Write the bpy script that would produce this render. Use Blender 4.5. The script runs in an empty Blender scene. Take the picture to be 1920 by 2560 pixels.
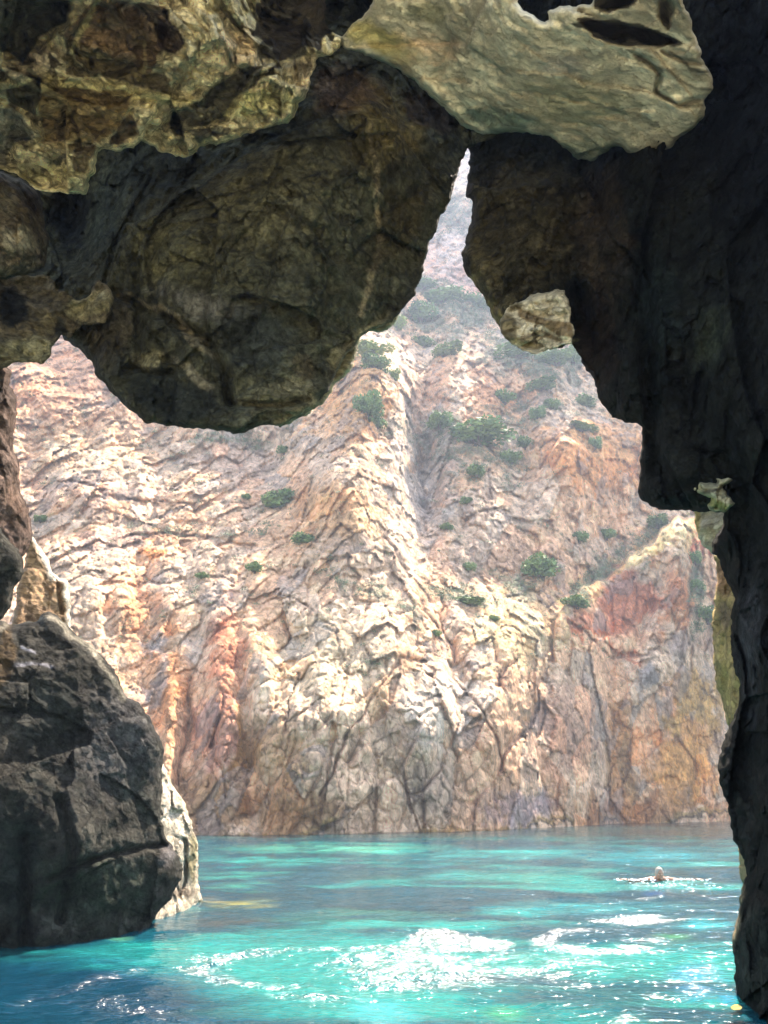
import bpy, math, random
import numpy as np
from mathutils import Vector, Matrix

# ---------------------------------------------------------------- camera, sky, sun, exposure
SC = bpy.context.scene
F, CU, CV, HZ, CAMH = 1934.0, 960.0, 1280.0, 2005.0, 1.5      # focal length, centre, horizon row of the 1920x2560 photo
PITCH = math.atan((HZ - CV) / F)
cam_d = bpy.data.cameras.new('camera'); cam = bpy.data.objects.new('camera', cam_d)
SC.collection.objects.link(cam); SC.camera = cam
cam.location = (0, 0, CAMH); cam.rotation_euler = (math.pi / 2 + PITCH, 0, 0)
cam_d.sensor_fit = 'VERTICAL'; cam_d.sensor_height = 24.0; cam_d.lens = 24.0 * F / 2560.0
cam_d.clip_start = 0.05; cam_d.clip_end = 3000

SUN_EL, SUN_AZ = math.radians(54), math.radians(28)           # azimuth from +Y towards +X
sd = Vector((math.sin(SUN_AZ) * math.cos(SUN_EL), math.cos(SUN_AZ) * math.cos(SUN_EL), math.sin(SUN_EL)))
sun_d = bpy.data.lights.new('sun', 'SUN'); sun_d.energy = 4.4; sun_d.angle = math.radians(0.5); sun_d.color = (1.0, 0.955, 0.88)
sun = bpy.data.objects.new('sun', sun_d); SC.collection.objects.link(sun)
sun.rotation_euler = sd.to_track_quat('Z', 'Y').to_euler(); sun.location = (20, 20, 250)
W = bpy.data.worlds.new('World'); SC.world = W; W.use_nodes = True
nt = W.node_tree; nt.nodes.clear()
wo = nt.nodes.new('ShaderNodeOutputWorld'); bg = nt.nodes.new('ShaderNodeBackground'); sky = nt.nodes.new('ShaderNodeTexSky')
sky.sky_type = 'NISHITA'; sky.sun_disc = False; sky.sun_elevation = SUN_EL; sky.sun_rotation = SUN_AZ
sky.air_density = 1.0; sky.dust_density = 1.5
bg.inputs['Strength'].default_value = 0.15
nt.links.new(sky.outputs[0], bg.inputs['Color']); nt.links.new(bg.outputs[0], wo.inputs['Surface'])
SC.view_settings.view_transform = 'Standard'; SC.view_settings.look = 'None'
SC.view_settings.exposure = 2.36; SC.view_settings.gamma = 1.0
SC.view_settings.use_white_balance = True; SC.view_settings.white_balance_temperature = 7400; SC.view_settings.white_balance_tint = 16
SC.cycles.use_denoising = True; SC.cycles.max_bounces = 6; SC.cycles.diffuse_bounces = 4
SC.cycles.glossy_bounces = 2; SC.cycles.volume_bounces = 0; SC.cycles.sample_clamp_indirect = 4.0
SC.cycles.caustics_reflective = False; SC.cycles.caustics_refractive = False
SC.cycles.transparent_max_bounces = 4

# ---------------------------------------------------------------- numeric helpers
cp, sp = math.cos(PITCH), math.sin(PITCH)
def pt(u, v, Y):
    """point on the sight line of photo pixel (u, v) at distance Y in front of the camera"""
    u = np.asarray(u, float); v = np.asarray(v, float); Y = np.asarray(Y, float)
    y = CV - v; fw = F * cp - y * sp; up = y * cp + F * sp
    return np.stack([(u - CU) / fw * Y, Y + 0 * u, CAMH + up / fw * Y], -1)
def water_y(v):
    y = CV - v; return -CAMH * (F * cp - y * sp) / (y * cp + F * sp)
def hsh(ix, iy, iz, s):
    h = (ix.astype(np.int64) * 73856093) ^ (iy.astype(np.int64) * 19349663) ^ (iz.astype(np.int64) * 83492791) ^ (s * 2654435761)
    h &= 0xFFFFFFFF; h = ((h ^ (h >> 15)) * 2246822519) & 0xFFFFFFFF
    h = ((h ^ (h >> 13)) * 3266489917) & 0xFFFFFFFF; h ^= h >> 16
    return h.astype(np.float64) / 4294967296.0
def vnoise(P, s=0):
    i = np.floor(P); f = P - i; f = f * f * f * (f * (f * 6 - 15) + 10); i = i.astype(np.int64); r = 0
    for dx in (0, 1):
        for dy in (0, 1):
            for dz in (0, 1):
                w = (f[..., 0] if dx else 1 - f[..., 0]) * (f[..., 1] if dy else 1 - f[..., 1]) * (f[..., 2] if dz else 1 - f[..., 2])
                r = r + w * hsh(i[..., 0] + dx, i[..., 1] + dy, i[..., 2] + dz, s)
    return r * 2 - 1
def fbm(P, o=4, s=0, g=0.5):
    r = 0; a = 1; t = 0
    for k in range(o):
        r = r + a * vnoise(P * 2.03 ** k + 17.3 * k, s + k); t += a; a *= g
    return r / t * 1.6
def worley(P, s=0):
    i = np.floor(P).astype(np.int64); n = P.shape[0]
    d1 = np.full(n, 9e9); d2 = np.full(n, 9e9); c = np.zeros((n, 3)); cid = np.zeros((n, 3), np.int64)
    for dx in (-1, 0, 1):
        for dy in (-1, 0, 1):
            for dz in (-1, 0, 1):
                j = i + np.array([dx, dy, dz])
                q = np.stack([j[:, k] + 0.1 + 0.8 * hsh(j[:, 0], j[:, 1], j[:, 2], s + 11 * k + 1) for k in range(3)], 1)
                d = ((P - q) ** 2).sum(1)
                m = d < d1
                d2 = np.where(m, d1, np.minimum(d2, d)); d1 = np.where(m, d, d1)
                c[m] = q[m]; cid[m] = j[m]
    return np.sqrt(d1), np.sqrt(d2), c, cid
def facet(P, size, aniso=(1, 1, 1), s=0, warp=0.25, rot=0.0):
    """broken rock: every cell is a tilted plane; returns height (about -1..1), crack mask, cell hash"""
    Q = P.copy()
    if rot:
        ca, sa = math.cos(rot), math.sin(rot); Q = np.stack([Q[:, 0] * ca - Q[:, 2] * sa, Q[:, 1], Q[:, 0] * sa + Q[:, 2] * ca], 1)
    Q = Q * np.array(aniso) / size
    Q = Q + warp * np.stack([vnoise(Q * 1.3, s + 50), vnoise(Q * 1.3, s + 51), vnoise(Q * 1.3, s + 52)], 1)
    d1, d2, c, j = worley(Q, s)
    g = np.stack([hsh(j[:, 0], j[:, 1], j[:, 2], s + 70 + k) - 0.5 for k in range(3)], 1) * 2.4
    off = hsh(j[:, 0], j[:, 1], j[:, 2], s + 80)
    h = ((Q - c) * g).sum(1) + (off - 0.5) * 0.9
    return h, np.exp(-((d2 - d1) / 0.09) ** 2), hsh(j[:, 0], j[:, 1], j[:, 2], s + 90)
def rbf(pts):
    A = np.array(pts, float); n = len(A); X = A[:, :2] / 500.0
    R = np.sqrt(((X[:, None] - X[None]) ** 2).sum(-1)); M = np.zeros((n + 3, n + 3))
    M[:n, :n] = R; M[:n, n] = 1; M[:n, n + 1:] = X; M[n, :n] = 1; M[n + 1:, :n] = X.T
    w = np.linalg.solve(M, np.r_[A[:, 2], 0, 0, 0])
    def f(u, v):
        u = np.asarray(u, float) / 500.0; v = np.asarray(v, float) / 500.0; r = w[n] + w[n + 1] * u + w[n + 2] * v
        for k in range(n): r = r + w[k] * np.sqrt((u - X[k, 0]) ** 2 + (v - X[k, 1]) ** 2)
        return r
    return f
def seg_dist(poly, u, v, closed=True):
    P = np.asarray(poly, float); d = np.full(u.shape, 9e9); nu = u.copy(); nv = v.copy()
    m = len(P) if closed else len(P) - 1
    for k in range(m):
        a = P[k]; b = P[(k + 1) % len(P)]; ab = b - a; L = (ab ** 2).sum() + 1e-9
        t = np.clip(((u - a[0]) * ab[0] + (v - a[1]) * ab[1]) / L, 0, 1)
        x = a[0] + t * ab[0]; y = a[1] + t * ab[1]; q = np.hypot(u - x, v - y); w = q < d
        d = np.where(w, q, d); nu = np.where(w, x, nu); nv = np.where(w, y, nv)
    return d, nu, nv
def inside(poly, u, v):
    P = np.asarray(poly, float); r = np.zeros(u.shape, bool)
    for k in range(len(P)):
        a = P[k]; b = P[(k + 1) % len(P)]
        if a[1] == b[1]: continue
        c = ((a[1] > v) != (b[1] > v)) & (u < (b[0] - a[0]) * (v - a[1]) / (b[1] - a[1]) + a[0]); r ^= c
    return r
def rough(poly, amp=4.0, seed=1, minlen=9.0, frame=True):
    """break the straight runs of an outline into a rocky one"""
    rnd = random.Random(seed); P = [tuple(map(float, p)) for p in poly]
    for it in range(4):
        Q = []
        for k in range(len(P)):
            a = P[k]; b = P[(k + 1) % len(P)]; Q.append(a)
            L = math.hypot(b[0] - a[0], b[1] - a[1])
            off = all(p[0] < -20 or p[0] > 1940 or p[1] < -20 or p[1] > 2600 for p in (a, b))
            if L > minlen and not off:
                d = rnd.uniform(-1, 1) * min(amp, L * 0.16)
                t = rnd.uniform(0.35, 0.65); Q.append((a[0] + (b[0] - a[0]) * t - (b[1] - a[1]) / L * d, a[1] + (b[1] - a[1]) * t + (b[0] - a[0]) / L * d))
        P = Q
    return P
def C(*a): return np.array(a, float)
def paint(base, items, u, v, P, s=0, wob=22.0):
    """rock colours: patches of coloured rock, painted light and shade, with ragged borders"""
    col = np.tile(C(*base), (u.size, 1))
    nu = u + wob * fbm(P[:, :] * 1.7, 4, s + 5); nv = v + wob * fbm(P[:, :] * 1.7, 4, s + 9)
    brk = fbm(P * 5.0, 5, s + 31, 0.7)
    for it in items:
        if it[0] == 'e':
            _, x, y, rx, ry, rot, c, k, soft = it; r_ = math.radians(rot)
            dx = nu - x; dy = nv - y; a = (dx * math.cos(r_) + dy * math.sin(r_)) / rx; b = (-dx * math.sin(r_) + dy * math.cos(r_)) / ry
            w = np.clip((1 - np.hypot(a, b)) / soft, 0, 1)
        elif it[0] == 'p':
            _, poly, c, k, soft = it; d, _, _ = seg_dist(poly, nu, nv); w = np.clip(np.where(inside(poly, nu, nv), d, -d) / soft + 0.5, 0, 1)
        else:
            _, line, wd, c, k = it; d, _, _ = seg_dist(line, nu, nv, False); w = np.exp(-(d / wd) ** 2)
        w = w * w * (3 - 2 * w)
        w = np.where((w > 0.01) & (w < 0.995), np.clip(w * 1.15 + brk * (0.35 + 1.2 * w * (1 - w)), 0, 1), w)
        w = (w * k)[:, None]; col = col * (1 - w) + C(*c) * w
    return col

# ---------------------------------------------------------------- materials
def newmat(name):
    m = bpy.data.materials.new(name); m.use_nodes = True; n = m.node_tree.nodes; b = n['Principled BSDF']; return m, m.node_tree, b
def mixc(t, fac, a, b, mode='MIX'):
    x = t.nodes.new('ShaderNodeMix'); x.data_type = 'RGBA'; x.blend_type = mode; x.clamp_factor = True
    for sck, val in ((x.inputs[0], fac), (x.inputs[6], a), (x.inputs[7], b)):
        if isinstance(val, bpy.types.NodeSocket): t.links.new(val, sck)
        elif isinstance(val, (int, float)): sck.default_value = val
        else: sck.default_value = (*val, 1)
    return x.outputs[2]
def ramp(t, src, stops):
    r = t.nodes.new('ShaderNodeValToRGB'); t.links.new(src, r.inputs[0]); e = r.color_ramp.elements
    while len(e) > 2: e.remove(e[-1])
    for i, (p, c) in enumerate(stops):
        if i > 1: e.new(p)
        e[i].position = p; e[i].color = (c, c, c, 1) if not hasattr(c, '__len__') else (*c, 1)
    return r.outputs[0]
def noise(t, vec, scale, detail=6, rough_=0.6, dist=0.0):
    n = t.nodes.new('ShaderNodeTexNoise'); t.links.new(vec, n.inputs['Vector']); n.inputs['Scale'].default_value = scale
    n.inputs['Detail'].default_value = detail; n.inputs['Roughness'].default_value = rough_; n.inputs['Distortion'].default_value = dist
    return n
def rock_mat(name, sc=1.0, bump=1.0, crack=0.5, lo=0.55, hi=1.35, rough_=0.9, aniso=(1, 1, 1), rot=(0, 0, 0), spec=0.25, lichen=None, cellmix=0.55, warp=0.5):
    """sc = texture cells per metre; vertex attribute Col carries rock colour, painted light and shade"""
    m, t, b = newmat(name); L = t.links.new
    tc = t.nodes.new('ShaderNodeTexCoord'); mp = t.nodes.new('ShaderNodeMapping'); L(tc.outputs['Object'], mp.inputs[0])
    mp.inputs['Scale'].default_value = aniso; mp.inputs['Rotation'].default_value = rot; V = mp.outputs[0]
    at = t.nodes.new('ShaderNodeAttribute'); at.attribute_name = 'Col'; col = at.outputs['Color']
    n1 = noise(t, V, sc * 0.9, 8, 0.65, 0.4); n2 = noise(t, V, sc * 5, 8, 0.7)
    col = mixc(t, 1.0, col, ramp(t, n1.outputs[0], [(0.3, lo), (0.7, hi)]), 'MULTIPLY')
    col = mixc(t, 1.0, col, ramp(t, n2.outputs[0], [(0.32, lo), (0.68, hi)]), 'MULTIPLY')
    wv = t.nodes.new('ShaderNodeVectorMath'); wv.operation = 'MULTIPLY_ADD'; L(n2.outputs['Color'], wv.inputs[0]); wv.inputs[1].default_value = (warp / sc,) * 3; L(V, wv.inputs[2])
    outs = []; fac_h = []
    for k, (s_, wd) in enumerate(((sc * 1.1, 0.035), (sc * 3.3, 0.06))):
        vo = t.nodes.new('ShaderNodeTexVoronoi'); vo.feature = 'DISTANCE_TO_EDGE'; L(wv.outputs[0], vo.inputs['Vector']); vo.inputs['Scale'].default_value = s_
        outs.append(ramp(t, vo.outputs['Distance'], [(0.0, 0.0), (wd, 1.0)]))
        vc = t.nodes.new('ShaderNodeTexVoronoi'); L(wv.outputs[0], vc.inputs['Vector']); vc.inputs['Scale'].default_value = s_
        sep = t.nodes.new('ShaderNodeSeparateColor'); L(vc.outputs['Color'], sep.inputs[0])
        df = t.nodes.new('ShaderNodeVectorMath'); df.operation = 'SUBTRACT'; L(wv.outputs[0], df.inputs[0]); L(vc.outputs['Position'], df.inputs[1])
        cg = t.nodes.new('ShaderNodeVectorMath'); cg.operation = 'SUBTRACT'; L(vc.outputs['Color'], cg.inputs[0]); cg.inputs[1].default_value = (0.5, 0.5, 0.5)
        dt = t.nodes.new('ShaderNodeVectorMath'); dt.operation = 'DOT_PRODUCT'; L(df.outputs[0], dt.inputs[0]); L(cg.outputs[0], dt.inputs[1]); fac_h.append(dt.outputs['Value'])
        col = mixc(t, cellmix, col, mixc(t, 1.0, col, ramp(t, sep.outputs[0], [(0.0, 0.6), (1.0, 1.4)]), 'MULTIPLY'))
    ck = mixc(t, 1.0, outs[0], outs[1], 'MULTIPLY')
    col = mixc(t, crack, col, mixc(t, 1.0, col, ck, 'MULTIPLY'))
    if lichen:
        n3 = noise(t, V, sc * 0.6, 6, 0.7, 0.6); n4 = noise(t, V, sc * 14, 3, 0.6)
        mk = mixc(t, 1.0, ramp(t, n3.outputs[0], [(0.5, 0.0), (0.62, 1.0)]), ramp(t, n4.outputs[0], [(0.45, 0.0), (0.58, 1.0)]), 'MULTIPLY')
        col = mixc(t, mk, col, lichen)
    L(col, b.inputs['Base Color'])
    b.inputs['Roughness'].default_value = rough_; b.inputs['Specular IOR Level'].default_value = spec
    prev = None
    for src, st, ds in ((n1.outputs[0], 0.4, 0.35 / sc), (fac_h[0], 0.9, 1.1), (outs[0], 0.5, 0.05 / sc), (n2.outputs[0], 0.8, 0.12 / sc), (fac_h[1], 0.9, 0.9), (outs[1], 0.4, 0.02 / sc)):
        bp = t.nodes.new('ShaderNodeBump'); bp.inputs['Strength'].default_value = min(1.0, st * bump); bp.inputs['Distance'].default_value = ds * max(1.0, bump)
        L(src, bp.inputs['Height'])
        if prev: L(prev, bp.inputs['Normal'])
        prev = bp.outputs[0]
    L(prev, b.inputs['Normal'])
    return m
def leaf_mat(name, c1, c2):
    m, t, b = newmat(name); L = t.links.new
    tc = t.nodes.new('ShaderNodeTexCoord'); n = noise(t, tc.outputs['Object'], 2.2, 3)
    L(mixc(t, ramp(t, n.outputs[0], [(0.35, 0.0), (0.65, 1.0)]), c1, c2), b.inputs['Base Color']); b.inputs['Roughness'].default_value = 0.7
    return m
def plain(name, c, r=0.7, nz=20.0, amt=0.2):
    m, t, b = newmat(name); L = t.links.new
    tc = t.nodes.new('ShaderNodeTexCoord'); n = noise(t, tc.outputs['Object'], nz, 4)
    L(mixc(t, n.outputs[0], [x * (1 - amt) for x in c], [x * (1 + amt) for x in c]), b.inputs['Base Color']); b.inputs['Roughness'].default_value = r
    return m
M_LEDGE = rock_mat('lit_crusted_roof_rock', 2.4, 1.3, 0.25, 0.38, 1.75, 0.9, aniso=(0.7, 1, 1.5), rot=(0.2, 0.35, 0.1), cellmix=0.35, warp=0.3)
M_CAVE = rock_mat('cave_rock', 2.4, 1.3, 0.18, 0.36, 1.8, 0.9, spec=0.12, warp=0.25, aniso=(1, 1, 1.2), rot=(0.3, 0.5, 0.2))
M_PALE = rock_mat('pale_roof_rock', 1.8, 0.9, 0.35, 0.62, 1.35, 0.9, cellmix=0.25, warp=0.25, aniso=(0.7, 1, 1.6), rot=(0.2, 0.35, 0.1))
M_SLAB = rock_mat('smooth_roof_rock', 1.5, 0.8, 0.1, 0.6, 1.35, 0.9, aniso=(0.7, 1, 1.5), rot=(0.2, 0.35, 0.1), cellmix=0.12, warp=0.6)
M_CLIFF = rock_mat('cliff_rock', 0.62, 1.0, 0.26, 0.68, 1.3, 0.92, warp=0.22, aniso=(1.15, 1, 0.75), rot=(0.1, 0.35, 0))

# ---------------------------------------------------------------- objects
def setp(o, label=None, cat=None, group=None, kind=None):
    for k, x in (('label', label), ('category', cat), ('group', group), ('kind', kind)):
        if x: o[k] = x
    return o
def make_mesh(name, V, faces, mat, parent=None, loc=None, col=None, attrs=None, smooth=True):
    V = np.asarray(V, float); loc = np.zeros(3) if loc is None else np.asarray(loc, float)
    me = bpy.data.meshes.new(name); Vl = (V - loc).astype(np.float32)
    if isinstance(faces, np.ndarray):
        n, k = faces.shape; me.vertices.add(len(V)); me.vertices.foreach_set('co', Vl.ravel())
        me.loops.add(n * k); me.loops.foreach_set('vertex_index', faces.astype(np.int32).ravel())
        me.polygons.add(n); me.polygons.foreach_set('loop_start', np.arange(0, n * k, k, dtype=np.int32))
        me.update(calc_edges=True); me.validate()
    else:
        me.from_pydata(Vl.tolist(), [], faces)
    if smooth: me.polygons.foreach_set('use_smooth', np.ones(len(me.polygons), bool))
    if col is not None:
        a = me.color_attributes.new('Col', 'FLOAT_COLOR', 'POINT'); a.data.foreach_set('color', np.c_[np.clip(col, 0.002, 1), np.ones(len(V))].astype(np.float32).ravel())
    for k, x in (attrs or {}).items():
        a = me.attributes.new(k, 'FLOAT', 'POINT'); a.data.foreach_set('value', np.asarray(x, np.float32))
    me.materials.append(mat)
    o = bpy.data.objects.new(name, me); SC.collection.objects.link(o)
    if parent is not None: o.parent = parent; o.location = loc - np.array(parent.location)
    else: o.location = loc
    return o
def relief(name, poly, depth, step=4.0, amp=0.3, thick=1.0, rnd=(36, 0.5), base=(0.1, 0.09, 0.06), items=(), mat=None, facets=None,
           grooves=(), rock_seed=1, jag=4.0, extra=None, parent=None, fine=0.05, wob=22.0):
    """a closed rock body: rugged front, rounded rim, back face; its silhouette follows poly"""
    P = rough(poly, jag, rock_seed); A = np.array(P)
    def axis(lo, hi, flo, fhi):
        lo2, hi2 = max(lo, flo), min(hi, fhi); mid = np.arange(lo2, hi2 + step, step); out = [mid]
        if lo < lo2: out.insert(0, np.arange(lo - 24, lo2 - 6, 24.0))
        if hi > mid[-1]: out.append(np.arange(mid[-1] + 24, hi + 24, 24.0))
        return np.concatenate(out)
    us = axis(A[:, 0].min(), A[:, 0].max(), -40, 1960); vs = axis(A[:, 1].min(), A[:, 1].max(), -40, 2600)
    U, V = np.meshgrid(us, vs); uc = (U[1:, 1:] + U[:-1, :-1]) / 2; vc = (V[1:, 1:] + V[:-1, :-1]) / 2
    cell = inside(P, uc.ravel(), vc.ravel()).reshape(uc.shape)
    used = np.zeros(U.shape, bool); full = np.ones(U.shape, int) * 0
    for a, b in ((0, 0), (0, 1), (1, 0), (1, 1)):
        sl = (slice(a, U.shape[0] - 1 + a), slice(b, U.shape[1] - 1 + b)); used[sl] |= cell; full[sl] += cell
    idx = -np.ones(U.shape, int); idx[used] = np.arange(used.sum())
    bnd = (full < 4)[used]; u = U[used].copy(); v = V[used].copy()
    d, nu, nv = seg_dist(P, u, v); snap = bnd & (d < step * 1.6); u[snap] = nu[snap]; v[snap] = nv[snap]; d[bnd] = 0
    Y = depth(u, v); P3 = pt(u, v, Y); w, R = rnd
    e = np.clip(d / w, 0, 1); lens = 1 - np.sqrt(np.clip(1 - (1 - e) ** 2, 0, 1))
    h = 0; ck = 0
    for k, (size, a, an, rot) in enumerate(facets or ((1.7, 1.0, (1, 1, 1), 0.4), (0.6, 0.42, (1, 1, 1), 0.9), (0.22, 0.17, (1, 1, 1), 0.2))):
        hh, cc, _ = facet(P3, size, an, rock_seed * 7 + k * 13, warp=0.1, rot=rot); h = h + a * hh; ck = np.maximum(ck, cc * a)
    h = h + 0.3 * fbm(P3 * 0.9, 5, rock_seed + 40)
    att = np.clip(d / 14, 0.0, 1)
    D = Y + R * lens + amp * h * att + fine * fbm(P3 * 6, 4, rock_seed + 3) * att + ck * 0.12 * amp * att
    for line, wd, dp in grooves:
        q, _, _ = seg_dist(line, u + 10 * fbm(P3 * 2, 3, 8), v + 10 * fbm(P3 * 2, 3, 9), False); D = D + dp * np.exp(-(q / wd) ** 2) * att
    if extra is not None: D = D + extra(u, v, P3, d) * att
    col = paint(base, items, u, v, P3, rock_seed, wob)
    X = pt(u, v, D)
    back = pt(u, v, Y + R * lens + 0.02 + thick * np.clip(d / 120, 0, 1) ** 0.5)
    n = len(u); i00 = idx[:-1, :-1][cell]; i01 = idx[:-1, 1:][cell]; i11 = idx[1:, 1:][cell]; i10 = idx[1:, :-1][cell]
    front = np.stack([i00, i10, i11, i01], 1)
    # share the rim: back vertices only for the inner ones
    bmap = np.arange(n); inner = ~bnd; bmap[inner] = n + np.arange(inner.sum())
    bk = np.stack([bmap[i00], bmap[i01], bmap[i11], bmap[i10]], 1)
    keep = ~bnd[np.stack([i00, i01, i11, i10], 1)].all(1)
    V3 = np.r_[X, back[inner]]; colr = np.r_[col, col[inner]]
    c = V3[:n].mean(0); c[2] = V3[:, 2].min(); c = np.round(c, 2)
    return make_mesh(name, V3, np.r_[front, bk[keep]], mat or M_CAVE, parent, c if parent is None else V3.mean(0), colr)

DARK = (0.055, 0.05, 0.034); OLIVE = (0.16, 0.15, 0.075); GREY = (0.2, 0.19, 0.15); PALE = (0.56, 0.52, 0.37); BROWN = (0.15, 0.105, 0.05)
CREAM = (0.7, 0.62, 0.4); YEL = (0.6, 0.52, 0.2); INK = (0.012, 0.013, 0.011); TEAL = (0.03, 0.06, 0.05)

# ---- hanging rock (the great dark block left of the slit)
hang = [(1168, 372), (1154, 399), (1139, 451), (1128, 498), (1099, 544), (1084, 590), (1066, 640), (1055, 686), (1041, 733), (1012, 767), (983, 802),
        (940, 822), (900, 843), (870, 880), (850, 920), (826, 964), (799, 1010), (764, 1034), (700, 1065), (642, 1068), (584, 1086), (532, 1074),
        (463, 1071), (370, 1060), (330, 1028), (278, 981), (237, 935), (226, 900), (185, 866), (160, 850), (100, 780), (-60, 760), (-300, 740), (-300, -300), (1240, -300), (1260, 340)]
d_hang = rbf([(1168, 372, 9.3), (1060, 640, 9.2), (920, 830, 9.1), (584, 1086, 8.8), (330, 1028, 9.3), (200, 870, 9.8), (560, 800, 8.2), (700, 500, 7.9), (420, 600, 8.4),
              (170, 520, 9.7), (900, 300, 7.9), (1050, 330, 8.6), (500, 300, 8.6), (100, 100, 8.6), (1200, 0, 8.4), (700, -200, 7.6), (-300, -300, 8.3), (-300, 740, 9.6), (1250, -300, 7.8)])
def hang_extra(u, v, P, d):
    r = np.zeros(u.shape)
    for line, wd, dp in (([(300, 740), (420, 800), (520, 850), (560, 930), (575, 1010)], 12, 0.25), ([(575, 1010), (700, 1015), (770, 1000)], 9, 0.2),
                         ([(310, 920), (400, 935), (430, 930)], 8, 0.2), ([(340, 690), (345, 790), (350, 900)], 12, 0.2)):
        q, _, _ = seg_dist(line, u, v, False); r += dp * np.exp(-(q / wd) ** 2)
    r += 0.5 * np.exp(-((u - 180) / 55) ** 2) * np.exp(-((v - 560) / 110) ** 2)
    return r
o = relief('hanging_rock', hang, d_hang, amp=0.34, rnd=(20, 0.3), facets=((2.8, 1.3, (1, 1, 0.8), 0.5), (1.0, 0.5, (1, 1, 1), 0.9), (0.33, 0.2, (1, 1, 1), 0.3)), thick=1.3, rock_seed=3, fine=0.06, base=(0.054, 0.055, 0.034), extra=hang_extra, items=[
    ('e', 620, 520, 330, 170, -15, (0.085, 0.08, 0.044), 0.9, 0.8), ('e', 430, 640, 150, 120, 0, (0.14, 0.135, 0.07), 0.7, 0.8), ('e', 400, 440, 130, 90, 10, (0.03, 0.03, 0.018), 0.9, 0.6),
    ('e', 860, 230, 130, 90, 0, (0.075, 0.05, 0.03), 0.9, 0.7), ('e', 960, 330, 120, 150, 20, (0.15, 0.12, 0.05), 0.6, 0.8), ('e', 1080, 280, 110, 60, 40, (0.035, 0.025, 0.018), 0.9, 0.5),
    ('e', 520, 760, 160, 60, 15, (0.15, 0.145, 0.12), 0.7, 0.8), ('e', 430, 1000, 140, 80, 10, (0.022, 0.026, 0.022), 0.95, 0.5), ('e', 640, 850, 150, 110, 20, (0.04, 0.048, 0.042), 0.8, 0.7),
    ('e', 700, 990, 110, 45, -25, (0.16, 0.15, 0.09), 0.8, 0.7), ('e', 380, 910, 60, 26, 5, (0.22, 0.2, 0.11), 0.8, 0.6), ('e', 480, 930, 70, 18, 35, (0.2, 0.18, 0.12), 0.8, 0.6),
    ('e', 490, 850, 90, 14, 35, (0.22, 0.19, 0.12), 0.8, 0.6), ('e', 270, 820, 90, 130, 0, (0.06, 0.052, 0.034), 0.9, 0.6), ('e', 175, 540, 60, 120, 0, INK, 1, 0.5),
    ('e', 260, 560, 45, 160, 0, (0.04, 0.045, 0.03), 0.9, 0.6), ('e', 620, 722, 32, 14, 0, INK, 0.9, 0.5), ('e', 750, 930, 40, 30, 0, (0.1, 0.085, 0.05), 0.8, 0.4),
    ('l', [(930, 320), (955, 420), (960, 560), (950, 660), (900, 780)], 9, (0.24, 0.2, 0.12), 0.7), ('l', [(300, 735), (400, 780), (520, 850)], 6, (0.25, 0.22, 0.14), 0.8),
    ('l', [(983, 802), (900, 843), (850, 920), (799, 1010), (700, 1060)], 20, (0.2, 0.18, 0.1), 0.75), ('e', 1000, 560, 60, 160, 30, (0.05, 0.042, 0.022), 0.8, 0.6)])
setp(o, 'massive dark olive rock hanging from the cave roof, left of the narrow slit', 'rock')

# pale rim behind its lower right edge
o = relief('overhang_rock', [(1010, 760), (985, 810), (969, 826), (923, 828), (900, 846), (891, 885), (885, 912), (833, 968), (802, 1014), (766, 1040), (700, 1070), (690, 1040), (780, 960), (830, 880), (880, 810), (950, 760)],
           rbf([(969, 826, 9.75), (885, 912, 9.7), (766, 1040, 9.6), (850, 860, 9.8)]), amp=0.1, thick=0.5, rock_seed=4, base=(0.3, 0.26, 0.14), mat=M_PALE, rnd=(20, 0.2), items=[('e', 880, 860, 40, 90, 40, (0.4, 0.36, 0.2), 0.8, 0.7)])
setp(o, 'thin ochre lip of rock behind the lower right edge of the hanging rock', 'rock')

# ---- right wall
wall = [(1168, 366), (1176, 385), (1170, 405), (1173, 431), (1166, 470), (1164, 492), (1182, 506), (1179, 550), (1163, 602), (1154, 640), (1160, 672), (1168, 690), (1197, 725), (1215, 756),
        (1240, 808), (1267, 848), (1301, 871), (1353, 880), (1391, 871), (1429, 860), (1440, 877), (1458, 912), (1484, 947), (1494, 985), (1504, 1010), (1530, 1045), (1568, 1058),
        (1607, 1069), (1601, 1132), (1598, 1190), (1599, 1245), (1637, 1268), (1678, 1277), (1730, 1278), (1790, 1281), (1812, 1283), (1808, 1310), (1780, 1355), (1779, 1384), (1800, 1400), (1805, 1425),
        (1820, 1460), (1838, 1500), (1826, 1540), (1825, 1590), (1832, 1650), (1848, 1700), (1846, 1760), (1828, 1805), (1811, 1835), (1806, 1860), (1797, 1890), (1797, 1949), (1822, 2013), (1826, 2059),
        (1831, 2099), (1848, 2122), (1862, 2150), (1868, 2190), (1856, 2215), (1848, 2244), (1837, 2325), (1833, 2383), (1837, 2487), (1854, 2522), (1866, 2560), (1880, 2700), (2300, 2720), (2300, -320), (1140, -320), (1140, 300)]
d_wall = rbf([(1168, 400, 9.4), (1160, 640, 9.3), (1267, 848, 9.1), (1430, 865, 8.9), (1500, 1000, 8.8), (1600, 1200, 8.5), (1735, 1280, 8.2), (1800, 1400, 8.2), (1830, 1650, 8.0),
              (1800, 1930, 7.8), (1848, 2200, 7.5), (1837, 2487, 7.25), (1866, 2560, 6.75), (1900, 1000, 6.6), (1920, 1600, 6.9), (1920, 2300, 6.6), (1700, 600, 7.4), (1450, 600, 8.6),
              (1400, 420, 8.9), (1250, 350, 9.2), (1850, 200, 6.9), (1920, 0, 6.2), (1500, 0, 7.6), (1200, 0, 8.4), (1900, 2600, 6.4), (2290, 1000, 4.2), (2290, 2500, 4.2), (2290, -300, 4.4), (1500, -300, 7)])
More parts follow.
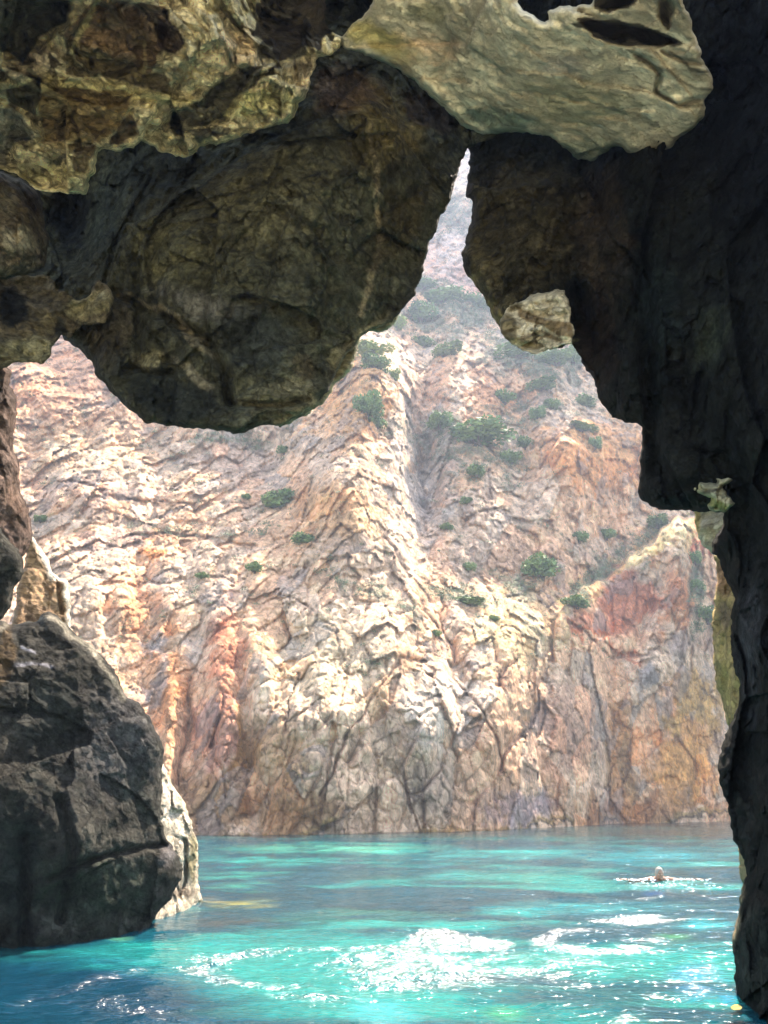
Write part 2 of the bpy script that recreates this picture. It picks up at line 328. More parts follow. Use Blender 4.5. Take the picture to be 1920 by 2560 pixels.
def wall_extra(u, v, P, d):
    r = 0.35 * np.sin(u / 55.0 + 1.5 * fbm(P * 0.5, 3, 77)) * np.clip((u - 1200) / 200, 0, 1) * 0.6
    for line, wd, dp in (([(1445, 740), (1452, 860)], 26, 0.7), ([(1600, 600), (1620, 900), (1640, 1180)], 22, 0.4)):
        q, _, _ = seg_dist(line, u, v, False); r += dp * np.exp(-(q / wd) ** 2)
    return r
KN = (0.05, 0.043, 0.028)
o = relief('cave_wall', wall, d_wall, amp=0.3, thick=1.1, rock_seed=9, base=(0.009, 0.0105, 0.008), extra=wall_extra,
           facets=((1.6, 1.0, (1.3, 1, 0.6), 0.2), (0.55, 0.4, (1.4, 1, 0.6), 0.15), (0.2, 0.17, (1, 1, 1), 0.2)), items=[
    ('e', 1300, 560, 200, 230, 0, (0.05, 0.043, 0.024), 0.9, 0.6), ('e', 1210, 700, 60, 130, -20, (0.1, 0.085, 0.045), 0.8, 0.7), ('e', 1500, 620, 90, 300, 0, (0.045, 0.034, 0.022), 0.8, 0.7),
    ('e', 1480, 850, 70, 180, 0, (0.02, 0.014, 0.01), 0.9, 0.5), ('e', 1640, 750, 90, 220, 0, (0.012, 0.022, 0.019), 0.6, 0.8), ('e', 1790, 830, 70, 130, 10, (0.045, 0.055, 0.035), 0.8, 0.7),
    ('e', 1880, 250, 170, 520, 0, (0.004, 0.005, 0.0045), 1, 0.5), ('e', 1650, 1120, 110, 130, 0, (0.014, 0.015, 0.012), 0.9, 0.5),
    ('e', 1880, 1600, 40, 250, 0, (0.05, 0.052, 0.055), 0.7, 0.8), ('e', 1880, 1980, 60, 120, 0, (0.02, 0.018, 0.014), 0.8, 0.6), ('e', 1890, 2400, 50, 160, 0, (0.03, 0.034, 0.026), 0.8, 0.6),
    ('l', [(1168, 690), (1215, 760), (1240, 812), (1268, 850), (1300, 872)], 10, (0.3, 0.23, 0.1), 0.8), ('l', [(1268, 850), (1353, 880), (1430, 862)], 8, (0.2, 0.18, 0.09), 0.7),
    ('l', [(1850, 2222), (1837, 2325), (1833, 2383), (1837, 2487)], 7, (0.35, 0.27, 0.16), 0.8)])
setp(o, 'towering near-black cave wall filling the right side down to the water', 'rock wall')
# broken faces on it, lit patch and angular shadow painted in the colour
o = relief('broken_rock', [(1262, 846), (1250, 800), (1268, 770), (1306, 752), (1325, 735), (1380, 728), (1412, 726), (1428, 770), (1434, 820), (1430, 862), (1391, 872), (1353, 881), (1301, 872), (1275, 856)],
           rbf([(1260, 800, 8.75), (1350, 730, 8.55), (1430, 770, 8.4), (1350, 880, 8.75), (1430, 860, 8.5)]), amp=0.16, thick=0.5, rock_seed=21, jag=9, base=(0.62, 0.56, 0.4), mat=M_PALE, rnd=(7, 0.05), step=3.0,
           facets=((0.5, 1.0, (0.8, 1, 1.6), 0.5), (0.2, 0.4, (0.7, 1, 1.6), 0.5), (0.09, 0.2, (1, 1, 1), 0)), items=[
    ('p', [(1300, 765), (1318, 775), (1365, 798), (1385, 805), (1430, 812), (1432, 850), (1400, 838), (1360, 815), (1320, 800), (1300, 785)], (0.2, 0.14, 0.07), 0.9, 6),
    ('e', 1300, 860, 50, 12, 15, (0.4, 0.36, 0.18), 0.8, 0.6), ('e', 1268, 815, 28, 45, 0, (0.16, 0.13, 0.07), 0.9, 0.5), ('e', 1290, 762, 26, 14, -30, (0.14, 0.12, 0.07), 0.9, 0.5), ('l', [(1300, 855), (1350, 830), (1400, 850)], 5, (0.2, 0.15, 0.09), 0.8)], wob=10)
setp(o, 'bright cream broken rock face, its lit patch painted on, set low in the dark wall right of the slit', 'rock')
ledge = relief('rock_ledge', [(1700, 1222), (1725, 1216), (1738, 1208), (1760, 1206), (1790, 1209), (1794, 1203), (1788, 1196), (1820, 1194), (1832, 1200), (1822, 1208), (1806, 1218), (1815, 1228),
               (1828, 1246), (1838, 1258), (1826, 1268), (1810, 1282), (1796, 1278), (1775, 1276), (1768, 1262), (1778, 1245), (1745, 1234)],
           rbf([(1710, 1224, 7.9), (1850, 1190, 7.3), (1830, 1270, 7.5), (1760, 1270, 7.8)]), amp=0.07, thick=0.35, rock_seed=27, base=(0.45, 0.42, 0.26), mat=M_PALE, rnd=(10, 0.08), step=2.5,
           facets=((0.4, 1.0, (0.7, 1, 1.8), -0.4), (0.16, 0.4, (0.7, 1, 1.6), -0.4), (0.08, 0.2, (1, 1, 1), 0)), items=[('e', 1790, 1262, 45, 14, 20, (0.36, 0.36, 0.12), 0.9, 0.5), ('l', [(1760, 1235), (1800, 1225)], 5, (0.08, 0.07, 0.05), 0.8)], wob=5)
setp(ledge, 'small pale jagged ledge sticking out of the dark right wall', 'rock')
# outer slabs beyond the wall
o = relief('rock_slab', [(1731, 1270), (1735, 1300), (1744, 1344), (1760, 1368), (1782, 1387), (1840, 1400), (1850, 1300), (1840, 1250), (1740, 1240)],
           rbf([(1735, 1300, 9.6), (1800, 1380, 9.3), (1800, 1270, 9.3)]), amp=0.08, thick=0.4, rock_seed=31, base=(0.5, 0.46, 0.3), mat=M_PALE, rnd=(10, 0.1), items=[('e', 1745, 1300, 12, 50, 0, (0.5, 0.36, 0.12), 0.8, 0.5)], wob=6)
setp(o, 'pale grey slab seen just under the jagged ledge of the right wall', 'rock')
o = relief('rock_buttress', [(1780, 1384), (1790, 1405), (1793, 1440), (1788, 1480), (1785, 1523), (1779, 1560), (1781, 1610), (1785, 1673), (1802, 1743), (1812, 1790), (1819, 1812), (1850, 1840), (1900, 1700), (1900, 1400), (1820, 1380)],
           rbf([(1785, 1523, 10.6), (1819, 1812, 10.3), (1850, 1500, 9.9), (1850, 1750, 9.9)]), amp=0.12, thick=0.8, rock_seed=33, base=(0.34, 0.25, 0.09), mat=M_PALE, rnd=(14, 0.2), items=[
    ('e', 1810, 1450, 30, 60, 0, (0.32, 0.17, 0.08), 0.9, 0.6), ('e', 1815, 1540, 25, 40, 0, (0.14, 0.1, 0.05), 0.8, 0.6), ('e', 1810, 1700, 30, 80, 0, (0.4, 0.31, 0.1), 0.8, 0.7)], wob=8)
setp(o, 'ochre buttress showing past the outer edge of the dark right wall', 'rock')
o = relief('wall_foot', [(1846, 2110), (1850, 2160), (1854, 2206), (1880, 2215), (1890, 2150), (1870, 2110)], rbf([(1850, 2160, 8.2), (1880, 2200, 8.0), (1880, 2120, 8.0)]), amp=0.05, thick=0.3, rock_seed=35,
           base=(0.4, 0.3, 0.15), mat=M_PALE, rnd=(8, 0.08), step=3)
setp(o, 'small tan nub of rock low on the outer edge of the right wall above water', 'rock')

# ---- the slab in the roof, top right: light on it painted as pale colour
slab = [(852, 100), (870, 72), (905, 45), (930, 10), (960, -60), (1000, -300), (1290, -300), (1288, -40), (1300, 14), (1335, 38), (1362, 56), (1372, 50), (1368, 30), (1400, 14), (1440, 18), (1475, 12), (1490, -20), (1560, -60), (1690, -60), (1712, 20),
        (1730, 60), (1742, 100), (1752, 145), (1775, 180), (1782, 225), (1760, 255), (1758, 295), (1728, 325), (1690, 352), (1670, 372), (1640, 382), (1580, 386),
        (1548, 366), (1530, 368), (1505, 385), (1475, 404), (1445, 400), (1425, 380), (1395, 358), (1370, 340), (1300, 332), (1240, 336), (1190, 330), (1165, 322), (1130, 290), (1080, 245), (1040, 205), (1000, 175), (960, 155), (900, 130), (862, 122)]
d_slab = rbf([(860, 110, 7.2), (960, 160, 7.5), (1160, 320, 8.2), (1450, 395, 8.2), (1640, 380, 7.6), (1780, 225, 6.3), (1600, 110, 5.9), (1300, 40, 5.9), (930, 10, 6.6), (1300, 200, 6.9), (1200, -300, 5.0), (1450, 250, 7.0)])
NOTCH = [([(1440, 50), (1475, 46), (1520, 56), (1580, 62), (1640, 78), (1690, 108), (1650, 116), (1600, 108), (1560, 112), (1510, 98), (1475, 78)], 0.6), ([(1500, -30), (1490, 14), (1530, 24), (1580, 8), (1600, -30)], 0.5), ([(1655, 0), (1650, 50), (1672, 66), (1684, 30), (1676, -10)], 0.35)]  # recessed notches; their shade is painted dark as well
def slab_extra(u, v, P, d):
    uu = u + 16 * fbm(P * 2.6, 5, 161, 0.65); vv = v + 12 * fbm(P * 2.6, 5, 162, 0.65); r = np.zeros(u.shape)
    for poly, dp in NOTCH:
        q, _, _ = seg_dist(poly, uu, vv); q = np.where(inside(poly, uu, vv), q, -q); r += dp * np.clip(q / 8 + 0.5, 0, 1)
    return r
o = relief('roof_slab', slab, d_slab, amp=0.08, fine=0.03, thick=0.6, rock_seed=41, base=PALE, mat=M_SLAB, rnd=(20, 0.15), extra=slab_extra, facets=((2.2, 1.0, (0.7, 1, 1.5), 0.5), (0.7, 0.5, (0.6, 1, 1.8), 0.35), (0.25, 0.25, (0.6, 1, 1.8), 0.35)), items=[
    ('e', 960, 100, 150, 45, 30, YEL, 0.8, 0.7), ('e', 1080, 130, 130, 80, 0, (0.5, 0.38, 0.25), 0.7, 0.8), ('e', 1400, 150, 110, 45, 10, (0.34, 0.33, 0.28), 0.7, 0.7),
    ('e', 1250, 300, 150, 45, 5, (0.1, 0.16, 0.12), 0.85, 0.7), ('e', 1450, 370, 100, 40, 0, (0.2, 0.26, 0.19), 0.7, 0.6), ('e', 1430, 250, 200, 90, 10, (0.5, 0.47, 0.29), 0.7, 0.8), ('e', 1080, 30, 110, 40, 0, (0.25, 0.25, 0.13), 0.6, 0.7),
    ('l', [(1590, 140), (1650, 190), (1640, 230), (1700, 260), (1760, 250)], 5, (0.12, 0.11, 0.07), 0.8), ('l', [(1650, 130), (1720, 160), (1770, 165)], 5, (0.12, 0.11, 0.07), 0.8),
    ('l', [(1660, 185), (1740, 215), (1780, 220)], 4, (0.12, 0.11, 0.07), 0.7), ('p', NOTCH[0][0], (0.05, 0.045, 0.03), 0.95, 5), ('p', NOTCH[1][0], (0.04, 0.035, 0.025), 0.95, 5)],
    grooves=[([(1590, 140), (1650, 190), (1640, 230), (1700, 260), (1760, 250)], 5, 0.12), ([(1650, 130), (1720, 160), (1770, 165)], 5, 0.12), ([(1200, 330), (1100, 200), (1130, 100)], 14, 0.08)])
setp(o, 'big smooth slab of roof rock, light on it painted cream, bright against the black upper right corner', 'rock')
# ---- broken roof ledges, top left: lit rims and shadows painted in
led = [(-300, 470), (-20, 420), (20, 430), (70, 455), (100, 477), (150, 478), (170, 486), (200, 484), (216, 487), (220, 455), (240, 430), (245, 380), (262, 372), (290, 380), (310, 372), (335, 372), (352, 352), (380, 365),
       (410, 382), (460, 395), (480, 388), (500, 366), (540, 365), (575, 350), (610, 335), (660, 322), (720, 310), (738, 285), (745, 258), (765, 240), (775, 200), (790, 150), (835, 130), (855, 112), (858, 92),
       (820, 70), (815, -20), (850, -300), (-300, -300)]
d_led = rbf([(0, 430, 7.6), (216, 487, 7.7), (460, 395, 7.9), (720, 310, 7.5), (840, 120, 7.3), (300, 250, 6.6), (100, 100, 6.0), (500, 100, 6.1), (700, 120, 6.7), (700, 0, 6.8), (300, -300, 4.8), (-300, 100, 5.0), (-300, 470, 6.8), (800, -300, 5.8)])
SHADOWS = [  # recessed brown pieces between the crusted ledges, their shadows painted dark
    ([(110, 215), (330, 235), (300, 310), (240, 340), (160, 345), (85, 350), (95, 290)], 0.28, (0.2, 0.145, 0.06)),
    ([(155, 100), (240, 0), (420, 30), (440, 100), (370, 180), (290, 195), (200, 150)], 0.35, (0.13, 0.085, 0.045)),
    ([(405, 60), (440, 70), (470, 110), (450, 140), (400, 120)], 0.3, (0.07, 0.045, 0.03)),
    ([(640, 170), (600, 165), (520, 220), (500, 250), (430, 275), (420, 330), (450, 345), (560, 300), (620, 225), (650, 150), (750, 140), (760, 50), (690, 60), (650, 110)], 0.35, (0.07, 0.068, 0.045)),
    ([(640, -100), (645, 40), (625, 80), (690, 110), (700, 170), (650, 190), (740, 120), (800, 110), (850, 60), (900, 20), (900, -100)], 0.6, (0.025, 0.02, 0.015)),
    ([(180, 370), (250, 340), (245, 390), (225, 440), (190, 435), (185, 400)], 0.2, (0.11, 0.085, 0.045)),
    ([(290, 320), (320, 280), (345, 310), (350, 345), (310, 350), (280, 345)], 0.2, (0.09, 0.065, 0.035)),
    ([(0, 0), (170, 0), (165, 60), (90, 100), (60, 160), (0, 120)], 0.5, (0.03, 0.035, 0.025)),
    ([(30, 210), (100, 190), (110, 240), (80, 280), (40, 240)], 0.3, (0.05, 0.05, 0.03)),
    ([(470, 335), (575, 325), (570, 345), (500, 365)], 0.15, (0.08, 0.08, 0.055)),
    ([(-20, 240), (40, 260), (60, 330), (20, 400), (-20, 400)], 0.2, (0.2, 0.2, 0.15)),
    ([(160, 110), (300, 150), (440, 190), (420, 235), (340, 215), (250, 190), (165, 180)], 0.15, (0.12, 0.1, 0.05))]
def led_extra(u, v, P, d):
    uu = u + 26 * fbm(P * 2.2, 5, 61, 0.65); vv = v + 26 * fbm(P * 2.2, 5, 62, 0.65); r = np.zeros(u.shape)
    for poly, dp, _ in SHADOWS:
        q, _, _ = seg_dist(poly, uu, vv); q = np.where(inside(poly, uu, vv), q, -q); r += 0.6 * dp * np.clip(q / 10 + 0.5, 0, 1)
    return r
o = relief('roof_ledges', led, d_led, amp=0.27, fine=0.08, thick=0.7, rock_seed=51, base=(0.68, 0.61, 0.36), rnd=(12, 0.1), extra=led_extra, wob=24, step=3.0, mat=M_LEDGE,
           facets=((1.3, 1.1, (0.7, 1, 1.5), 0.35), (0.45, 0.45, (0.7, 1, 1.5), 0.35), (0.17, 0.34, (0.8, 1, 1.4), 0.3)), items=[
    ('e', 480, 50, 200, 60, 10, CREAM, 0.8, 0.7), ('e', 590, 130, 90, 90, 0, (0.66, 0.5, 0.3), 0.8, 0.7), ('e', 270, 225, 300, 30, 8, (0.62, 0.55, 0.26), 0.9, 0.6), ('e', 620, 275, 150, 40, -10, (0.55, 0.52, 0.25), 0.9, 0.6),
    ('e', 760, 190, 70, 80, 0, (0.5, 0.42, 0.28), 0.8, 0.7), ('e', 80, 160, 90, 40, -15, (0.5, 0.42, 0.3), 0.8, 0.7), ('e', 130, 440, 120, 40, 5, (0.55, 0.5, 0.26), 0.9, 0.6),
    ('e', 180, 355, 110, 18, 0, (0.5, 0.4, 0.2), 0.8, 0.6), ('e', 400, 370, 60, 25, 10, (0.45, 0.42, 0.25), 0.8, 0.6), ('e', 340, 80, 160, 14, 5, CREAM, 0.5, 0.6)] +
    [('p', poly, tuple(1.45 * q for q in c), 0.93, 6) for poly, _, c in SHADOWS] + [('l', [(170, 150), (230, 40), (250, -20)], 7, (0.6, 0.55, 0.28), 0.8), ('l', [(370, 110), (360, 150), (335, 195)], 6, (0.5, 0.42, 0.2), 0.7), ('l', [(300, 35), (400, 0)], 6, CREAM, 0.8)])
setp(o, 'yellow crusted broken ledges of roof rock, light and shadow painted on, across the top left corner', 'rock')

# ---- rocks down the left side
o = relief('side_rock', [(-300, 400), (10, 428), (60, 448), (95, 478), (108, 520), (112, 570), (124, 600), (118, 640), (112, 668), (60, 690), (0, 700), (-300, 720)], rbf([(0, 430, 7.9), (110, 520, 8.4), (118, 640, 8.2), (0, 690, 7.8), (-300, 500, 6.2), (50, 560, 7.7)]),
           amp=0.16, thick=0.7, rock_seed=61, base=(0.13, 0.105, 0.065), items=[('e', 40, 600, 70, 45, 15, (0.34, 0.3, 0.2), 0.8, 0.7), ('e', 90, 500, 40, 60, 0, (0.1, 0.075, 0.045), 0.9, 0.6), ('e', 20, 500, 35, 50, 0, (0.22, 0.2, 0.14), 0.8, 0.6)], wob=10)
setp(o, 'brown wedge of rock under the yellow ledges at the left edge', 'rock')
o = relief('side_rock', [(-300, 700), (0, 690), (70, 688), (125, 690), (140, 720), (190, 750), (225, 738), (245, 698), (268, 712), (285, 745), (280, 780), (262, 808), (205, 812), (190, 828), (172, 846), (153, 836), (135, 862),
                         (127, 889), (110, 909), (70, 906), (35, 907), (10, 920), (-300, 980)], rbf([(0, 700, 8.9), (150, 740, 8.9), (270, 750, 8.8), (180, 830, 9.1), (110, 900, 8.8), (0, 915, 8.5), (-300, 850, 7), (60, 790, 8.8)]),
           amp=0.2, rnd=(12, 0.12), thick=0.8, rock_seed=63, base=(0.12, 0.1, 0.06), items=[('e', 30, 770, 45, 70, 0, INK, 0.97, 0.5), ('e', 95, 765, 40, 55, 0, (0.1, 0.085, 0.055), 0.9, 0.6), ('e', 215, 760, 75, 45, -15, (0.3, 0.27, 0.15), 0.85, 0.6),
                                                                       ('e', 60, 880, 100, 45, -5, (0.28, 0.26, 0.14), 0.85, 0.6), ('e', 110, 810, 40, 40, 20, (0.22, 0.18, 0.09), 0.8, 0.6), ('e', 150, 820, 22, 35, 0, (0.04, 0.04, 0.03), 0.9, 0.5)], wob=10,
           grooves=[([(140, 690), (175, 720), (215, 740)], 5, 0.12)])
setp(o, 'mossy lump of rock bridging the left edge and the hanging rock', 'rock')
o = relief('side_rock', [(-300, 900), (10, 905), (28, 925), (23, 964), (43, 999), (46, 1033), (32, 1086), (35, 1132), (49, 1172), (49, 1219), (64, 1253), (78, 1300), (81, 1344), (66, 1380), (40, 1420), (-300, 1500)],
           rbf([(20, 930, 9.6), (46, 1033, 9.8), (75, 1300, 10.0), (0, 1200, 9.4), (-300, 1200, 8)]), amp=0.14, thick=0.7, rock_seed=65, base=(0.13, 0.085, 0.065), items=[('e', 20, 1000, 40, 60, 0, (0.07, 0.045, 0.035), 0.8, 0.7), ('e', 40, 1250, 40, 80, 0, (0.16, 0.1, 0.07), 0.8, 0.7)], wob=8)
setp(o, 'reddish brown rock along the left edge, below the mossy lump', 'rock')
o = relief('side_rock', [(-300, 1280), (0, 1318), (22, 1345), (48, 1372), (58, 1400), (55, 1440), (35, 1470), (30, 1500), (8, 1545), (-20, 1560), (-300, 1600)], rbf([(20, 1345, 8.7), (55, 1400, 8.8), (10, 1545, 8.9), (-300, 1450, 7.5)]),
           amp=0.12, thick=0.6, rock_seed=67, base=(0.05, 0.048, 0.038), rnd=(22, 0.3), wob=8)
setp(o, 'small dark rounded rock in shade at the left edge above the boulder', 'rock')
o = relief('leaning_slab', [(30, 1555), (40, 1500), (60, 1420), (75, 1330), (85, 1345), (116, 1390), (130, 1430), (150, 1446), (168, 1448), (175, 1488), (176, 1570), (190, 1590), (150, 1640), (20, 1640)],
           rbf([(60, 1400, 11.6), (170, 1450, 12.2), (170, 1560, 12.2), (30, 1550, 11.3)]), amp=0.06, thick=0.8, rock_seed=69, base=(0.4, 0.25, 0.13), mat=M_PALE, rnd=(14, 0.25), items=[
    ('l', [(78, 1335), (116, 1392), (139, 1442), (168, 1448), (177, 1569)], 9, (0.75, 0.68, 0.55), 0.9), ('e', 90, 1470, 50, 60, 0, (0.42, 0.26, 0.13), 0.8, 0.7)], wob=8, grooves=[([(140, 1440), (150, 1530)], 4, 0.15)])
setp(o, 'tan slab leaning up behind the big boulder at the left edge', 'rock')

# ---- boulder standing in the water, and the sunlit rock behind it
bl = [(-300, 1540), (0, 1552), (20, 1560), (60, 1556), (95, 1552), (116, 1530), (150, 1545), (177, 1572), (214, 1604), (255, 1639), (289, 1685), (313, 1737), (347, 1755), (376, 1795), (399, 1841), (408, 1893), (404, 1950), (400, 2050),
      (418, 2100), (436, 2128), (456, 2160), (454, 2200), (430, 2240), (395, 2280), (378, 2310), (372, 2400), (340, 2480), (-300, 2560)]
wy = lambda v: float(water_y(v))
d_bl = rbf([(0, 2371, wy(2371)), (52, 2371, wy(2371)), (156, 2360, wy(2360)), (289, 2340, wy(2340)), (370, 2319, wy(2319) - 0.2), (350, 2450, wy(2319)), (0, 2550, wy(2371)), (450, 2170, 11.2), (400, 1950, 11.3), (200, 2100, 9.9), (100, 1800, 9.9),
            (0, 1560, 10.4), (116, 1535, 11.0), (255, 1640, 11.0), (376, 1795, 11.2), (-300, 2000, 8.2), (-300, 2550, 8.4), (-300, 1560, 9)])
def bl_extra(u, v, P, d):
    r = np.zeros(u.shape)
    for line, wd, dp in (([(455, 2105), (300, 2130), (230, 2150), (120, 2200)], 7, 0.22), ([(150, 2000), (180, 2120), (150, 2300)], 14, 0.2), ([(60, 2100), (60, 2371)], 16, 0.2)):
        q, _, _ = seg_dist(line, u, v, False); r += dp * np.exp(-(q / wd) ** 2)
    return r
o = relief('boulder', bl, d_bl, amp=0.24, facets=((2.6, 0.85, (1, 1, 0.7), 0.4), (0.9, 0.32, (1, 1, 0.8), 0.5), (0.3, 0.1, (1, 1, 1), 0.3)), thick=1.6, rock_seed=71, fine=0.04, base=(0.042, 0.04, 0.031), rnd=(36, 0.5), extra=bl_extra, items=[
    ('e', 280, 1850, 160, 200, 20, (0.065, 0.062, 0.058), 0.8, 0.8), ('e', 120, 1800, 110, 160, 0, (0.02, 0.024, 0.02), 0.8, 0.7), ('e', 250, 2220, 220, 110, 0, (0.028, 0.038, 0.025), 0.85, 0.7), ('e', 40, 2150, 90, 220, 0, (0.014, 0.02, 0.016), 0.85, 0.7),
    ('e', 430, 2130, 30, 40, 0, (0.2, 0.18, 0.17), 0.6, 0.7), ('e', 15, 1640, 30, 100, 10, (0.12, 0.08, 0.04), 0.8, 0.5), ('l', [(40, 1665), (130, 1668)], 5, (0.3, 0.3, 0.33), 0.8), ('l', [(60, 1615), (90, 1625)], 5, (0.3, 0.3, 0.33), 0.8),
    ('l', [(0, 1560), (116, 1540), (214, 1604), (313, 1737)], 8, (0.3, 0.27, 0.2), 0.7), ('l', [(0, 2368), (156, 2358), (289, 2338), (378, 2312)], 16, (0.035, 0.04, 0.03), 0.9)])  # sunlit rim painted pale along the top; dark wet band at the waterline
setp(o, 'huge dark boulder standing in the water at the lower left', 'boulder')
o = relief('sunlit_rock', [(395, 1900), (411, 1915), (430, 1960), (463, 2007), (472, 2040), (480, 2065), (492, 2100), (496, 2140), (495, 2180), (500, 2225), (507, 2250), (495, 2262), (470, 2300), (460, 2350), (360, 2360), (370, 2250), (380, 2000)],
           rbf([(411, 1915, 13.0), (495, 2117, 13.4), (505, 2253, wy(2255)), (463, 2275, wy(2275)), (410, 2292, wy(2292)), (400, 2350, 12), (400, 2100, 12.4)]), amp=0.16, thick=0.9, rock_seed=73, base=(0.56, 0.47, 0.34), mat=M_PALE, rnd=(16, 0.3),
           items=[('e', 420, 2010, 30, 70, 10, (0.68, 0.58, 0.45), 0.8, 0.7), ('e', 482, 2150, 20, 80, 0, (0.33, 0.27, 0.12), 0.8, 0.7), ('e', 460, 2230, 40, 14, 0, (0.12, 0.09, 0.06), 0.8, 0.6)], wob=8, step=3,
           grooves=[([(455, 2090), (462, 2160), (458, 2240)], 6, 0.2)])
setp(o, 'sunlit cream rock standing in the water right behind the huge boulder', 'rock')
o = relief('shore_stone', [(1826, 2517), (1836, 2511), (1850, 2512), (1856, 2518), (1852, 2525), (1836, 2526), (1828, 2523)], rbf([(1826, 2517, 6.85), (1856, 2518, 6.8), (1840, 2526, 6.75), (1840, 2511, 6.95)]), amp=0.01, thick=0.06, rock_seed=75,
           base=(0.75, 0.6, 0.2), mat=M_PALE, rnd=(4, 0.02), step=1.5, wob=1, jag=1, fine=0.004)
setp(o, 'small yellow stone at the waterline by the foot of the right wall', 'stone')

# ---------------------------------------------------------------- the mountain across the cove
us = np.r_[np.arange(-700, -20, 24.0), np.arange(-20, 1900, 3.4), np.arange(1900, 2700, 24.0)]
vs = np.r_[np.arange(215, 360, 10.0), np.arange(360, 2110, 3.4), np.arange(2110, 2230, 12.0)]
U, Vv = np.meshgrid(us, vs); u = U.ravel(); v = Vv.ravel()
WL = [(-700, 2096), (400, 2088), (500, 2088), (800, 2085), (1000, 2080), (1230, 2076), (1400, 2068), (1530, 2058), (1700, 2056), (1830, 2053), (2700, 2050)]
wl = np.interp(u, [a for a, _ in WL], [b for _, b in WL])
baseY = water_y(wl)
t = (wl - v)
prof_t = [-200, 0, 300, 560, 700, 850, 1150, 1400, 1600, 1750, 1900]; prof_r = [0, 0, 4, 10.5, 16, 24, 43, 72, 104, 138, 180]
PN = np.stack([u / 260.0, v / 330.0, 0 * u], 1)
Y0 = baseY + np.interp(t, prof_t, prof_r) * (1 + 0.1 * fbm(PN * 1.3, 3, 41) * np.clip(t / 300, 0, 1)) + 1.2 * fbm(PN * np.array([3.2, 1.6, 1]), 3, 44) * np.clip(t / 300, 0, 1)
BY = np.interp(u, [-700, 500, 1000, 1500, 2700], [0, 0, 0, 0, 0])
D = Y0
def bump(x, y, rx, ry, a, rot=0):
    r_ = math.radians(rot); dx = u - x; dy = v - y; A_ = (dx * math.cos(r_) + dy * math.sin(r_)) / rx; B_ = (-dx * math.sin(r_) + dy * math.cos(r_)) / ry
    return a * np.exp(-(A_ ** 2 + B_ ** 2))
for b_ in ((850, 1180, 110, 260, -9, 0), (930, 900, 70, 130, -7, 0), (1060, 1120, 45, 300, 8, 0), (1480, 1150, 150, 120, -7, 0), (1650, 1120, 60, 140, -3, 0), (1290, 1120, 60, 160, 4, 0), (160, 1000, 180, 130, -5, 0),
           (650, 1120, 120, 80, 5, 0), (420, 1900, 30, 300, -1.5, 0), (470, 1800, 24, 300, 1.0, 6), (560, 1800, 40, 260, -1.2, 0), (620, 1850, 20, 260, 1.1, -5), (780, 1800, 130, 260, -3.5, 0), (1080, 1850, 150, 230, -2.6, 0),
           (1260, 1700, 60, 200, -2.2, 0), (1130, 1640, 30, 180, 2.4, -15), (370, 1400, 150, 70, 1.2, 10), (1230, 1430, 140, 80, 3, -10), (1350, 1470, 130, 70, 2.5, 0), (1040, 720, 90, 60, -4, 0), (1560, 1950, 90, 130, -2, 0),
           (1700, 1900, 110, 120, -3, 0), (1740, 2030, 110, 34, 4.5, 12), (1700, 1850, 120, 150, -4.5, 0), (1540, 1800, 40, 260, 1.6, -6), (1010, 1700, 170, 190, -3.0, 10), (1600, 1440, 60, 40, -1.0, 0)):
    D = D + bump(*b_)
# spur on the right: nearer ridge with a sharp crest
crest = [(1380, 1530), (1440, 1480), (1500, 1445), (1560, 1400), (1610, 1365), (1645, 1330), (1680, 1300), (1720, 1285), (1830, 1300), (1960, 1290), (2700, 1250)]
cv = np.interp(u, [a for a, _ in crest], [b for _, b in crest]) + 7 * np.sin(u / 17.0) + 5 * np.sin(u / 6.3)
P0 = pt(u, v, D)
inspur = (u > 1380) & (v > cv)
spd = baseY + np.interp(t, prof_t, prof_r) * 0.34 - 0.5 + bump(1560, 1480, 90, 110, 2.6, -35) + bump(1700, 1450, 30, 160, -2.5) + bump(1610, 1560, 14, 90, 1.6, 20) + bump(1640, 1660, 50, 60, -1.2) + 3.2 * np.exp(-np.clip(v - cv, 0, 400) / 16)
w = np.clip((u - 1380) / 240, 0, 1) ** 0.6 * np.clip((v - cv) / 9, 0, 1)
D = D * (1 - w) + spd * w
